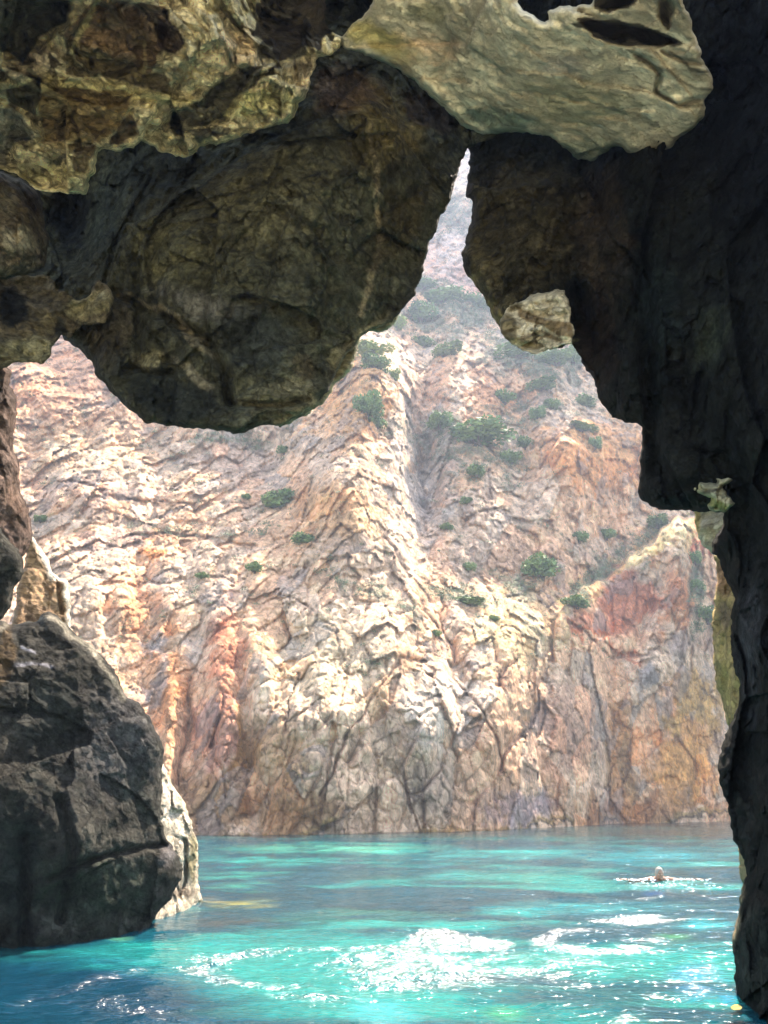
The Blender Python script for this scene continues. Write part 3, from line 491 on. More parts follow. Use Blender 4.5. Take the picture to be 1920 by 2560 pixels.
cracks = [([(1000, 850), (1010, 950), (1040, 1080), (1050, 1200), (1070, 1330)], 10, 2.6), ([(1235, 1060), (1225, 1180), (1215, 1300)], 7, 2.2), ([(1100, 1480), (1125, 1600), (1135, 1700), (1200, 1780), (1240, 1850), (1265, 1930)], 5, 1.5),
          ([(1385, 1540), (1375, 1660), (1340, 1760), (1290, 1850), (1250, 1930)], 6, 1.6), ([(750, 1680), (725, 1740), (715, 1830)], 4, 1.3), ([(1060, 1660), (990, 1655), (940, 1740), (880, 1830), (830, 1940), (800, 2000)], 5, 1.3),
          ([(360, 1440), (450, 1450), (560, 1452)], 4, 1.2), ([(300, 1345), (340, 1330), (400, 1330), (460, 1340), (520, 1350), (620, 1375)], 6, 1.5), ([(540, 1850), (600, 1860), (560, 1900)], 4, 1.0), ([(1300, 1570), (1290, 1640), (1240, 1720)], 4, 1.1),
          ([(1420, 1560), (1480, 1600), (1540, 1640), (1600, 1650), (1660, 1610), (1720, 1530)], 6, 1.3), ([(1585, 1440), (1590, 1530), (1600, 1640)], 4, 0.8), ([(960, 1350), (1010, 1420), (1060, 1500), (1100, 1560)], 6, 1.2),
          ([(1040, 2080), (1020, 1990), (1010, 1920)], 5, 1.0), ([(1480, 1960), (1530, 1990), (1520, 2050)], 5, 1.0), ([(780, 1400), (740, 1450), (700, 1560)], 5, 0.9), ([(690, 1480), (840, 1560), (860, 1640)], 5, 0.8), ([(1600, 1970), (1605, 2040)], 3, 0.7),
          ([(480, 1700), (475, 1800), (450, 1950)], 7, 1.2), ([(540, 1720), (545, 1850), (560, 1990)], 7, 1.2), ([(160, 1200), (300, 1240), (480, 1250)], 5, 1.4), ([(600, 1180), (560, 1100), (590, 1000)], 6, 1.2)]
wu = u + 17 * fbm(P0 * 0.3, 4, 7); wv_ = v + 17 * fbm(P0 * 0.3, 4, 8); wdn = 0.6 + 0.8 * np.clip(fbm(P0 * 0.5, 3, 17) + 0.3, 0, 1); ckm = 0
for line, wd, dp in cracks:
    A_ = np.array(line); m = (u > A_[:, 0].min() - 60) & (u < A_[:, 0].max() + 60) & (v > A_[:, 1].min() - 60) & (v < A_[:, 1].max() + 60)
    q = np.full(u.shape, 1e3); q[m] = seg_dist(line, wu[m], wv_[m], False)[0]; e_ = np.exp(-(q / (wd * 0.75 * wdn)) ** 2) * np.clip(wdn, 0, 1); D = D + dp * 0.5 * e_; ckm = np.maximum(ckm, e_)
P0 = pt(u, v, D)
h1, c1, id1 = facet(P0, 4.6, (1.3, 0.35, 0.5), 3, 0.06, 0.3); h2, c2, id2 = facet(P0, 1.9, (1.25, 0.45, 0.62), 5, 0.05, 0.45); h3, c3, id3 = facet(P0, 0.75, (1.2, 0.55, 0.75), 8, 0.12, 0.2)
far = np.clip(D / 62, 0.8, 1.6)
# lower walls are smoother, the band of rubble above more broken
smooth_l = np.clip(1.15 - bump(480, 1850, 150, 300, 0.6) - bump(1680, 1880, 200, 230, 0.8) - bump(1560, 1500, 150, 110, 0.5), 0.3, 1.2)
disp = far * smooth_l * (0.62 * h1 + 0.52 * h2 + 0.22 * h3) + 0.25 * far * fbm(P0 * np.array([0.4, 0.1, 0.12]), 4, 21) + smooth_l * (0.12 * c1 + 0.2 * c2 + 0.12 * c3) + 0.12 * fbm(P0 * 2.2, 3, 5)
wlf = np.clip(t / 14, 0.0, 1)
disp = disp
D = D + disp * (0.6 + 0.4 * wlf) - 1.2 * (1 - wlf) * (t > -30) * 0
XM = pt(u, v, D)
LIME = (0.64, 0.5, 0.38); ORA = (0.56, 0.27, 0.12); RED = (0.36, 0.15, 0.1); TAN = (0.46, 0.31, 0.18); GRY = (0.36, 0.33, 0.31); LIL = (0.33, 0.28, 0.28); PNK = (0.6, 0.42, 0.32)
items = [('e', 150, 950, 260, 130, -20, (0.6, 0.36, 0.24), 0.85, 0.7), ('e', 200, 1230, 300, 70, 10, PNK, 0.6, 0.8), ('e', 250, 1120, 260, 90, 0, (0.58, 0.46, 0.33), 0.7, 0.8), ('e', 600, 1150, 160, 120, 0, (0.52, 0.4, 0.32), 0.7, 0.8),
         ('e', 880, 1000, 130, 200, 0, (0.6, 0.36, 0.2), 0.85, 0.7), ('e', 850, 1280, 160, 120, 0, (0.6, 0.38, 0.22), 0.75, 0.8), ('e', 1250, 980, 180, 130, 0, (0.56, 0.34, 0.22), 0.7, 0.8), ('e', 1500, 1140, 190, 130, 0, (0.62, 0.36, 0.2), 0.9, 0.6),
         ('e', 1560, 1010, 120, 60, 0, (0.6, 0.42, 0.3), 0.7, 0.7), ('e', 1080, 1180, 90, 260, 0, (0.42, 0.38, 0.34), 0.85, 0.7), ('e', 1250, 1400, 250, 70, 0, (0.46, 0.37, 0.3), 0.8, 0.7), ('e', 1150, 620, 220, 120, 0, (0.56, 0.46, 0.42), 0.7, 0.7),
         ('e', 1150, 700, 120, 50, 0, (0.55, 0.36, 0.3), 0.7, 0.7), ('e', 350, 1560, 130, 130, 0, (0.5, 0.31, 0.2), 0.85, 0.7), ('e', 430, 1720, 60, 220, 5, (0.5, 0.29, 0.17), 0.8, 0.9), ('e', 380, 1690, 45, 110, 10, GRY, 0.9, 0.6),
         ('e', 565, 1620, 70, 210, 8, (0.47, 0.24, 0.17), 0.9, 0.9), ('e', 540, 1850, 75, 170, 0, (0.46, 0.26, 0.2), 0.85, 0.8), ('e', 610, 1900, 45, 200, 0, (0.36, 0.2, 0.09), 0.9, 0.6), ('e', 500, 1640, 30, 70, 0, (0.55, 0.46, 0.38), 0.9, 0.5),
         ('e', 500, 2010, 140, 110, 0, (0.36, 0.23, 0.14), 0.85, 0.7), ('e', 760, 2020, 200, 80, 0, (0.36, 0.24, 0.15), 0.9, 0.7), ('e', 700, 1880, 110, 110, 0, (0.46, 0.31, 0.2), 0.8, 0.7), ('e', 300, 1350, 140, 50, 0, (0.42, 0.3, 0.27), 0.6, 0.8),
         ('e', 390, 1380, 50, 40, 0, ORA, 0.8, 0.6), ('e', 800, 1650, 260, 180, 0, (0.64, 0.55, 0.4), 0.7, 0.8), ('e', 1120, 1760, 160, 150, 10, (0.6, 0.55, 0.47), 0.8, 0.7), ('e', 1290, 1560, 120, 130, 0, (0.66, 0.55, 0.36), 0.8, 0.7),
         ('e', 1100, 1960, 150, 110, 0, (0.42, 0.35, 0.28), 0.85, 0.7), ('e', 1300, 2010, 130, 60, 0, LIL, 0.9, 0.7), ('e', 1400, 1830, 130, 160, 0, (0.42, 0.29, 0.22), 0.85, 0.7), ('e', 1560, 1900, 60, 220, 0, (0.4, 0.26, 0.15), 0.85, 0.7),
         ('e', 1700, 1900, 130, 200, -10, (0.52, 0.29, 0.17), 0.9, 0.7), ('e', 1750, 1760, 100, 70, 10, (0.5, 0.33, 0.16), 0.9, 0.6), ('e', 1560, 1480, 90, 110, -35, (0.4, 0.19, 0.12), 0.95, 0.6), ('e', 1490, 1570, 90, 45, 25, (0.4, 0.22, 0.16), 0.9, 0.6),
         ('e', 1690, 1480, 60, 130, 5, (0.5, 0.27, 0.17), 0.9, 0.6), ('e', 1690, 1330, 90, 45, 0, (0.62, 0.47, 0.3), 0.8, 0.6), ('e', 1740, 1350, 20, 60, 0, (0.5, 0.18, 0.12), 0.8, 0.6), ('e', 1750, 1620, 80, 60, 0, (0.52, 0.38, 0.3), 0.85, 0.7),
         ('e', 1620, 1680, 40, 45, 0, (0.3, 0.28, 0.26), 0.9, 0.5), ('e', 1600, 2020, 260, 40, 0, (0.36, 0.22, 0.13), 0.9, 0.6), ('l', [(1600, 1640), (1560, 1640), (1480, 1600), (1420, 1560)], 9, (0.4, 0.15, 0.08), 0.8),
         ('l', [(1395, 1528), (1440, 1490), (1500, 1455), (1560, 1412), (1610, 1375), (1645, 1340), (1690, 1306), (1740, 1300)], 17, (0.72, 0.6, 0.36), 0.85), ('e', 1560, 1500, 110, 100, -35, (0.46, 0.22, 0.15), 0.85, 0.5),  # cream spur crest, its sunlit edge painted in
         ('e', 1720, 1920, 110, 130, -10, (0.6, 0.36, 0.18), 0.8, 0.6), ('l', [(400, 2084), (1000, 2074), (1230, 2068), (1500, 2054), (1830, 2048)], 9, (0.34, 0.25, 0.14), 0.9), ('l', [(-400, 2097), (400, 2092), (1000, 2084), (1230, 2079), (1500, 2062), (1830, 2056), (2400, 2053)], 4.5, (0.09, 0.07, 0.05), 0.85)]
colM = paint(LIME, items, u, v, XM * 0.25, 99, 42.0)
lum = colM.mean(1, keepdims=True); colM = np.clip(lum + (colM - lum) * 1.35, 0.02, 0.8)
colM = colM * C(1.24, 1.1, 1.0)
gr = (fbm(XM * 0.5, 3, 31) * 0.5 + 0.5)[:, None]
colM = colM * (0.82 + 0.36 * id2[:, None]) * (0.88 + 0.24 * id3[:, None])
org = ((id1 > 0.72) | (id2 > 0.85))[:, None] * 0.4; colM = colM * (1 - org) + (colM * C(1.0, 0.66, 0.42) * 1.15) * org
gy = ((id2 < 0.14) & (id3 < 0.7))[:, None] * 0.3; colM = colM * (1 - gy) + C(0.4, 0.36, 0.33) * gy
# thin soil and dry growth between the blocks
VEG = [(1150, 790, 230, 70, 0, 1.0), (1350, 900, 170, 60, 10, 0.9), (1280, 860, 200, 50, 20, 0.9), (1130, 540, 120, 60, 0, 1.0), (1090, 730, 90, 40, 20, 0.9), (1350, 1440, 160, 40, -15, 0.7), (1160, 1490, 120, 30, 10, 0.9), (560, 1090, 160, 40, 0, 0.5),
       (700, 1240, 60, 30, 0, 0.6), (1180, 1160, 120, 60, 0, 0.6), (1260, 1150, 60, 90, 0, 0.6), (1490, 1440, 150, 24, -38, 1.0), (1620, 1340, 70, 26, -40, 0.9), (1745, 1500, 26, 110, 0, 0.9), (700, 1340, 100, 26, 5, 0.7), (450, 1330, 200, 20, 5, 0.4),
       (660, 1420, 60, 20, 10, 0.5), (850, 1460, 200, 36, 20, 0.4), (1100, 1080, 130, 50, 0, 0.4), (1300, 1030, 120, 60, 0, 0.5), (1500, 1010, 120, 50, 0, 0.5), (1420, 830, 100, 60, 0, 0.7)]
vg = np.zeros(u.shape)
for x, y, rx, ry, ro, a in VEG: vg = np.maximum(vg, a * np.clip(1.3 - np.hypot(*(lambda dx, dy, r_: ((dx * math.cos(r_) + dy * math.sin(r_)) / rx, (-dx * math.sin(r_) + dy * math.cos(r_)) / ry))(u - x, v - y, math.radians(ro))), 0, 1))
vgn = np.clip(vg * 1.2 + 0.9 * fbm(XM * 0.45, 4, 91) - 0.35, 0, 1)
colM = colM * (1 - vgn[:, None] * 0.75) + C(0.15, 0.16, 0.09) * vgn[:, None] * 0.75
colM = colM * (1 - 0.45 * ckm[:, None]) + C(0.2, 0.1, 0.07) * 0.45 * ckm[:, None]
nu_, nv_ = len(us), len(vs); ii = np.arange(nu_ * nv_).reshape(nv_, nu_)
fc = np.stack([ii[:-1, :-1].ravel(), ii[1:, :-1].ravel(), ii[1:, 1:].ravel(), ii[:-1, 1:].ravel()], 1)
o = make_mesh('mountain', XM, fc, M_CLIFF, None, None, colM); setp(o, 'steep pink and cream cliff mountain across the cove', None, None, 'structure')
XG = XM.reshape(nv_, nu_, 3)
def on_mtn(px, py):
    return XG[int(np.argmin(abs(vs - py))), int(np.argmin(abs(us - px)))]

# ---------------------------------------------------------------- water
def polar(v0, v1, n): return np.linspace(v0, v1, n)
Ys = np.r_[np.linspace(-40, 3.4, 24), 1 / np.linspace(1 / 3.6, 1 / 95.0, 620)]
ks = np.r_[np.linspace(-6, -0.62, 30), np.linspace(-0.6, 0.6, 520), np.linspace(0.62, 6, 30)]
YY, KK = np.meshgrid(Ys, ks, indexing='ij'); wY = YY.ravel(); wX = (KK * np.maximum(YY, 6.0)).ravel()
fw_ = wY.clip(1.0); ang = CAMH / fw_       # tan of the angle below the horizon
yy = F * (sp - ang * cp) / (cp + ang * sp) * -1  # up-coordinate in the picture
wv = CV - (F * (-ang) * cp - F * sp) / (cp - ang * -sp) * 1.0
# exact projection
dz = -CAMH; fwd = wY * cp + dz * sp; up = -wY * sp + dz * cp
wvp = CV - F * up / np.maximum(fwd, 0.1); wup = CU + F * wX / np.maximum(fwd, 0.1); wvp = np.where(wY < 1.5, 9999, wvp)
def ell(x, y, rx, ry, soft=0.5, ring=None, rot=0.0):
    r_ = math.radians(rot); n1 = 16 * fbm(np.stack([wX * 1.6, wY * 1.6, 0 * wX], 1), 3, 5)
    dx = wup - x + n1; dy = wvp - y + n1 * 0.35; a = np.hypot((dx * math.cos(r_) + dy * math.sin(r_)) / rx, (-dx * math.sin(r_) + dy * math.cos(r_)) / ry)
    if ring: return np.exp(-((a - 1) / ring) ** 2)
    return np.clip((1 - a) / soft, 0, 1)
P2 = np.stack([wX, wY, 0 * wX], 1)
chop = np.zeros(wX.shape)
for a, e_ in ((1.0, ell(1150, 2355, 150, 30, 0.25)), (1.0, ell(1020, 2435, 300, 62, 0.5)), (0.95, ell(800, 2420, 310, 52, None or 0.5, 0.2)), (0.8, ell(1000, 2400, 420, 70, 0.9) * 0.8), (0.85, ell(1510, 2353, 150, 24, 0.5, 0.24) * (0.35 + 0.65 * np.clip((1600 - wup) / 150, 0, 1))), (1.0, ell(1570, 2295, 110, 13, 0.4)),
              (0.5, ell(1640, 2212, 100, 6, 0.9)), (0.5, ell(1610, 2245, 36, 7, 0.9)), (0.6, ell(760, 2490, 280, 50, 0.9)), (0.78, ell(200, 2470, 280, 22, 0.9, None, -14)), (0.78, ell(380, 2530, 240, 36, 0.9, None, 8)), (0.5, ell(1560, 2540, 110, 20, 0.9, None, -30)),
              (0.4, ell(1330, 2420, 320, 60, 0.9)), (0.35, ell(1740, 2450, 90, 60, 0.9))):
    chop = np.maximum(chop, a * e_)
chop = np.where(chop > 0.97, 1.0, chop) * np.clip(0.82 + (0.9 - 0.75 * (chop > 0.97)) * fbm(P2 * np.array([2.2, 3.2, 1]), 4, 66, 0.7), 0.1, 1.15)
wav = 0.012 * np.sin(wX * 2.3 + wY * 3.1 + 2 * fbm(P2 * 0.4, 2, 3)) + 0.03 * fbm(P2 * np.array([0.8, 1.3, 1]), 3, 1) + 0.012 * fbm(P2 * np.array([3, 4.5, 1]), 3, 2)
wav = wav * np.clip(wY / 4, 0.3, 1) + chop * (0.03 * fbm(P2 * np.array([3.5, 5.5, 1]), 2, 6) + 0.016 * fbm(P2 * np.array([8, 12, 1]), 2, 7))
base_w = C(0.001, 0.056, 0.08)
wc = np.tile(base_w, (len(wX), 1))
n_a = fbm(P2 * np.array([0.25, 0.55, 1]), 5, 11); n_b = fbm(P2 * np.array([0.8, 2.2, 1]), 4, 12); n_c = fbm(P2 * np.array([2.2, 6.0, 1]), 3, 14)
def mixw(w, c, k=1.0):
    global wc; w = (np.clip(w, 0, 1) * k)[:, None]; wc = wc * (1 - w) + C(*c) * w
mixw((n_a + 0.5 * n_b - 0.05) * 1.6, (0.002, 0.18, 0.165)); mixw((-n_a + 0.5 * n_b - 0.35) * 1.6, (0.004, 0.042, 0.06))
for x, y, rx, ry, c, k in ((850, 2120, 360, 16, (0.1, 0.6, 0.42), 0.9), (1300, 2135, 500, 20, (0.01, 0.5, 0.47), 0.8), (700, 2150, 300, 14, (0.02, 0.5, 0.42), 0.8), (1650, 2140, 260, 30, (0.01, 0.42, 0.48), 0.8), (600, 2185, 150, 14, (0.02, 0.55, 0.42), 0.8),
                           (600, 2218, 110, 12, (0.06, 0.55, 0.4), 0.8), (600, 2257, 110, 12, (0.5, 0.5, 0.16), 0.9), (530, 2250, 60, 9, (0.5, 0.4, 0.2), 0.8), (1180, 2190, 160, 16, (0.02, 0.5, 0.48), 0.7), (1250, 2195, 500, 30, (0.03, 0.32, 0.26), 0.5),
                           (1500, 2270, 340, 26, (0.01, 0.48, 0.5), 0.7), (1280, 2280, 150, 14, (0.01, 0.45, 0.42), 0.7), (900, 2290, 300, 20, (0.05, 0.32, 0.24), 0.7), (290, 2385, 130, 34, (0.01, 0.3, 0.28), 0.8), (310, 2345, 40, 8, (0.1, 0.4, 0.25), 0.8),
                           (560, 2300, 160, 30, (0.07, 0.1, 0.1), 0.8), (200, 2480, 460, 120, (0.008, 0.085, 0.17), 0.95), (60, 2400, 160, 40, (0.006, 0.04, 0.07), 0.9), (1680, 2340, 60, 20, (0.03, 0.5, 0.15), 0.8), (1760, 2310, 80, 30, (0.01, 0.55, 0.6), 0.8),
                           (1740, 2450, 90, 60, (0.01, 0.35, 0.62), 0.85), (1820, 2490, 40, 20, (0.01, 0.4, 0.65), 0.8), (1270, 2530, 70, 30, (0.04, 0.5, 0.25), 0.7), (960, 2540, 120, 50, (0.05, 0.6, 0.65), 0.8), (1500, 2480, 260, 50, (0.02, 0.17, 0.19), 0.6),
                           (1640, 2235, 40, 6, (0.01, 0.15, 0.5), 0.8), (1850, 2550, 60, 20, (0.02, 0.12, 0.12), 0.8)):
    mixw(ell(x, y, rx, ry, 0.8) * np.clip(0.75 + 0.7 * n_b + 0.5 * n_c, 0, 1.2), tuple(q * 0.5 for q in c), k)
mixw(np.clip(np.clip((wvp - 2375 - wup * 0.17) / 40, 0, 1) * np.clip((620 - wup) / 260 + 0.5 * n_a, 0, 1), 0, 1), (0.002, 0.03, 0.052), 0.95)  # shade over the near left water, painted navy here and in the patch above
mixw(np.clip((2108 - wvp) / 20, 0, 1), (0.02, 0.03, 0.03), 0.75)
# unseen pale bottom added below and behind the viewer to bounce sun onto roof
bounce_bed = np.clip((4.9 - wY) / 1.5, 0, 1) * np.clip(1.6 - np.abs(wX + 1) / 14, 0, 1); mixw(bounce_bed, (0.8, 0.72, 0.5))
fcw = np.arange(len(Ys) * len(ks)).reshape(len(Ys), len(ks)); fcw = np.stack([fcw[:-1, :-1].ravel(), fcw[:-1, 1:].ravel(), fcw[1:, 1:].ravel(), fcw[1:, :-1].ravel()], 1)
m, t_, b = newmat('sea_water'); L = t_.links.new
tc = t_.nodes.new('ShaderNodeTexCoord'); mp = t_.nodes.new('ShaderNodeMapping'); L(tc.outputs['Object'], mp.inputs[0]); mp.inputs['Scale'].default_value = (0.7, 1.25, 1)
at = t_.nodes.new('ShaderNodeAttribute'); at.attribute_name = 'Col'; ac = t_.nodes.new('ShaderNodeAttribute'); ac.attribute_name = 'chop'
na = noise(t_, mp.outputs[0], 2.2, 3, 0.6, 0.6); nb = noise(t_, mp.outputs[0], 11, 3, 0.65, 0.8); nc = noise(t_, mp.outputs[0], 34, 2, 0.6, 0.3)
cc = mixc(t_, 1.0, at.outputs['Color'], ramp(t_, nb.outputs[0], [(0.3, 0.7), (0.7, 1.3)]), 'MULTIPLY'); L(cc, b.inputs['Base Color'])
b.inputs['Roughness'].default_value = 0.07; b.inputs['IOR'].default_value = 1.33
def madd(s, m_, a_):
    x = t_.nodes.new('ShaderNodeMath'); x.operation = 'MULTIPLY_ADD'; L(s, x.inputs[0]); x.inputs[1].default_value = m_; x.inputs[2].default_value = a_; return x.outputs[0]
b1 = t_.nodes.new('ShaderNodeBump'); L(na.outputs[0], b1.inputs['Height']); b1.inputs['Distance'].default_value = 0.12; b1.inputs['Strength'].default_value = 0.5
b2 = t_.nodes.new('ShaderNodeBump'); L(nb.outputs[0], b2.inputs['Height']); L(b1.outputs[0], b2.inputs['Normal']); b2.inputs['Strength'].default_value = 1.0
L(madd(ac.outputs['Fac'], 0.06, 0.012), b2.inputs['Distance'])
b3 = t_.nodes.new('ShaderNodeBump'); L(nc.outputs[0], b3.inputs['Height']); L(b2.outputs[0], b3.inputs['Normal']); b3.inputs['Strength'].default_value = 1.0
L(madd(ac.outputs['Fac'], 0.012, 0.002), b3.inputs['Distance']); L(b3.outputs[0], b.inputs['Normal'])
L(madd(ac.outputs['Fac'], 0.12, 0.07), b.inputs['Roughness']); pw = t_.nodes.new('ShaderNodeMath'); pw.operation = 'POWER'; L(ac.outputs['Fac'], pw.inputs[0]); pw.inputs[1].default_value = 2.0; L(pw.outputs[0], b.inputs['Coat Weight']); L(b3.outputs[0], b.inputs['Coat Normal']); b.inputs['Coat IOR'].default_value = 2.2; b.inputs['Coat Roughness'].default_value = 0.24
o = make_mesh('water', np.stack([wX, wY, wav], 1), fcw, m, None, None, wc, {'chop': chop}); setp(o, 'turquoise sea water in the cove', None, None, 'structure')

# ---------------------------------------------------------------- bushes on the mountain
M_LEAF = leaf_mat('bush_leaf', (0.07, 0.14, 0.04), (0.22, 0.31, 0.08)); M_LEAF2 = leaf_mat('fresh_leaf', (0.2, 0.27, 0.05), (0.36, 0.42, 0.09)); M_STEM = plain('bark', (0.12, 0.08, 0.05))
def leaf_cloud(rs, n, lobes, leaf, flat=0.75):
    V = []; Fc = []
    cs = [(rs.uniform(-0.6, 0.6), rs.uniform(-0.5, 0.5), rs.uniform(0.25, 0.85) * flat, rs.uniform(0.25, 0.5)) for _ in range(lobes)] + [(0, 0, 0.35, 0.5)]
    for _ in range(n):
        x, y, z, r = rs.choice(cs); d = Vector((rs.gauss(0, 1), rs.gauss(0, 1), rs.gauss(0, 1))).normalized() * r * rs.uniform(0.55, 1.05)
        p = Vector((x + d.x, y + d.y, max(0.0, z + d.z * 0.85))); q = Vector((rs.gauss(0, 1), rs.gauss(0, 1), rs.gauss(0, 0.6))).normalized(); s = q.cross(Vector((rs.gauss(0, 1), rs.gauss(0, 1), rs.gauss(0, 1)))).normalized()
        l = leaf * rs.uniform(0.7, 1.4); k = len(V); V += [p - q * l, p + s * l * 0.5, p + q * l, p - s * l * 0.5]; Fc.append((k, k + 1, k + 2, k + 3))
    return V, Fc
def bush_proto(seed, mat):
    rs = random.Random(seed); V, Fc = leaf_cloud(rs, 1500, 10, 0.1)
    root = bpy.data.objects.new('bush', None); SC.collection.objects.link(root)
    make_mesh('crown', [tuple(p) for p in V], Fc, mat, root, smooth=False)
    sv = []; sf = []
    for _ in range(6):
        a = Vector((rs.uniform(-0.1, 0.1), rs.uniform(-0.1, 0.1), -0.25)); e = Vector((rs.uniform(-0.5, 0.5), rs.uniform(-0.4, 0.4), rs.uniform(0.4, 0.8)))
        for i in range(5):
            t0 = i / 5; t1 = (i + 1) / 5
            k = len(sv)
            for tt, rr in ((t0, 0.045 * (1 - t0 * 0.8)), (t1, 0.045 * (1 - t1 * 0.8))):
                c_ = a.lerp(e, tt) + Vector((0.05 * math.sin(tt * 5), 0, 0))
                for q in range(4): sv.append((c_.x + rr * math.cos(q * 1.57), c_.y + rr * math.sin(q * 1.57), c_.z))
            for q in range(4): sf.append((k + q, k + (q + 1) % 4, k + 4 + (q + 1) % 4, k + 4 + q))
    make_mesh('stem', sv, sf, M_STEM, root)
    return root
protos = [bush_proto(5, M_LEAF), bush_proto(9, M_LEAF), bush_proto(14, M_LEAF2)]; used_p = [False] * 3
def place_bush(px, py, r, kind, label, sx=1.0, sz=1.0):
    p = on_mtn(px, py)
    if not used_p[kind]: o = protos[kind]; used_p[kind] = True
    else:
        o = protos[kind].copy(); SC.collection.objects.link(o)
        for ch in protos[kind].children:
            c = ch.copy(); SC.collection.objects.link(c); c.parent = o; c.location = ch.location
    s = r / 0.85 * p[1] / 2000.0
    s *= 1.3; o.location = (p[0], p[1] - 0.45 * s, p[2] - s * 0.45); o.scale = (s * sx, s, s * sz * 1.05); o.rotation_euler = (0, 0, px * 1.7 + py)
    setp(o, label, 'bush', 'bushes growing on the cliff across the cove')
BU = [(1190, 1090, 50, 0, 'widest dark bush, in the gully between the two orange rock towers', 1.3, 0.8), (1100, 1060, 28, 0, 'dark round bush immediately left of the widest gully bush', 1, 1), (1275, 1150, 24, 1, 'dark bush at the upper end of the narrow cleft, right of centre', 1, 1),
      (1190, 1180, 22, 1, 'bush on the gully floor straight below the widest dark bush', 1, 1), (1310, 1110, 20, 1, 'bush at the foot of the orange right-hand tower, above the cleft bush', 1, 1), (690, 1255, 36, 1, 'dark bush alone on the rubble shelf left of the central tower', 1.1, 1),
      (762, 1350, 20, 0, 'compact green bush at the base of the central tower, on the shelf edge', 1.2, 0.9), (1350, 1425, 36, 0, 'large solitary dark bush on the bare slope left of the right-hand spur', 1, 1), (1447, 1345, 17, 0, 'small dark bush on the slope above the large solitary one', 1, 1),
      (1512, 1335, 20, 1, 'paler bush beside the small dark one, towards the spur crest', 1, 1), (925, 1030, 34, 0, 'dark elongated bush high on the central tower face', 0.9, 1.3), (945, 1062, 22, 1, 'bush clinging just under the elongated one on the central tower', 1, 1),
      (935, 880, 34, 2, 'bright yellow-green bush capping the central tower', 1.3, 0.7), (935, 915, 28, 0, 'dark bush under the bright cap of the central tower', 1.3, 0.9), (985, 945, 18, 2, 'yellow-green tuft on the right shoulder of the central tower', 0.8, 1.2),
      (990, 815, 24, 2, 'yellow-green bush touching the edge of the hanging rock', 0.9, 1.3), (1050, 795, 34, 0, 'dark bush low in the V-shaped gap under the slit', 1, 1.1), (1110, 755, 36, 0, 'broad bush in the middle of the gap under the slit', 1.4, 0.8),
      (1195, 765, 30, 1, 'bush on the slope tucked against the right-hand wall of the gap', 1.3, 0.8), (1060, 715, 26, 1, 'small bush highest on the left of the gap', 1.3, 0.8), (1290, 885, 36, 0, 'dark bush below the bright cream rock face of the right wall', 1.4, 0.8),
      (1385, 900, 34, 1, 'bush right of the one below the cream rock face', 1.3, 0.8), (1430, 900, 26, 0, 'bush partly cut off by the dark right wall', 1, 1.2), (1350, 965, 26, 0, 'flat dark bush in the pale scree right of centre', 1.5, 0.7),
      (1260, 1000, 24, 1, 'dull bush above the widest gully bush', 1, 1), (1375, 1015, 18, 0, 'little bush among orange rocks under the flat dark bush', 1, 1), (1345, 1045, 20, 0, 'little bush at the top left of the orange right-hand tower', 1, 1.2),
      (1460, 1010, 28, 1, 'greyish bush along the dark right wall above the orange tower', 1.2, 0.8), (1450, 1070, 26, 0, 'low bush on top of the orange right-hand tower', 1.6, 0.5), (1485, 1115, 16, 0, 'narrow bush in a crack of the orange right-hand tower', 0.8, 1.3),
      (1060, 860, 26, 1, 'bush on pale ground between the gap and the central tower', 1.2, 0.8), (1110, 880, 30, 1, 'wide grey-green bush in the pale scree under the gap', 1.5, 0.7), (710, 1130, 14, 0, 'tiny bush on the ridge left of the central tower', 1, 1),
      (1165, 1255, 13, 0, 'tiny green bush in the rubble between gully and cleft', 1, 1), (1120, 1320, 13, 0, 'tiny green bush at the bottom of the gully rubble', 1.2, 0.8), (640, 1420, 17, 0, 'small bush on the rim above the red-stained recess', 1, 0.9),
      (510, 1440, 13, 0, 'small green tuft above the grey leaning slabs, far left', 1.2, 0.8), (1760, 1540, 24, 0, 'green bush at the foot of the spur where the ochre buttress begins', 1.3, 1), (1735, 1400, 14, 0, 'small bush high on the spur beside its red streak', 0.9, 1.4),
      (1735, 1470, 17, 0, 'bush halfway down the right flank of the spur', 0.9, 1.1), (1440, 1505, 24, 0, 'leafy bush at the low left end of the spur crest', 1.5, 0.7), (1640, 1310, 22, 0, 'bush just behind the top of the spur crest', 1.3, 0.9),
      (1165, 1500, 24, 0, 'flat green bush on the ledge above the cream blocks', 1.6, 0.5), (1235, 1545, 11, 1, 'tiny bush in the joint of the cream blocks', 1, 1), (1088, 1585, 11, 0, 'tiny bush on the cream blocks left of the long crack', 1, 1),
      (105, 1300, 14, 0, 'tiny green bush on pink rock near the left boulders', 1.3, 0.7), (1170, 1420, 15, 0, 'small bush in grey rubble above the flat green bush', 1, 1), (620, 1245, 12, 1, 'tiny dull bush left of the rubble shelf bush', 1, 1)]
for b_ in BU: place_bush(*b_)
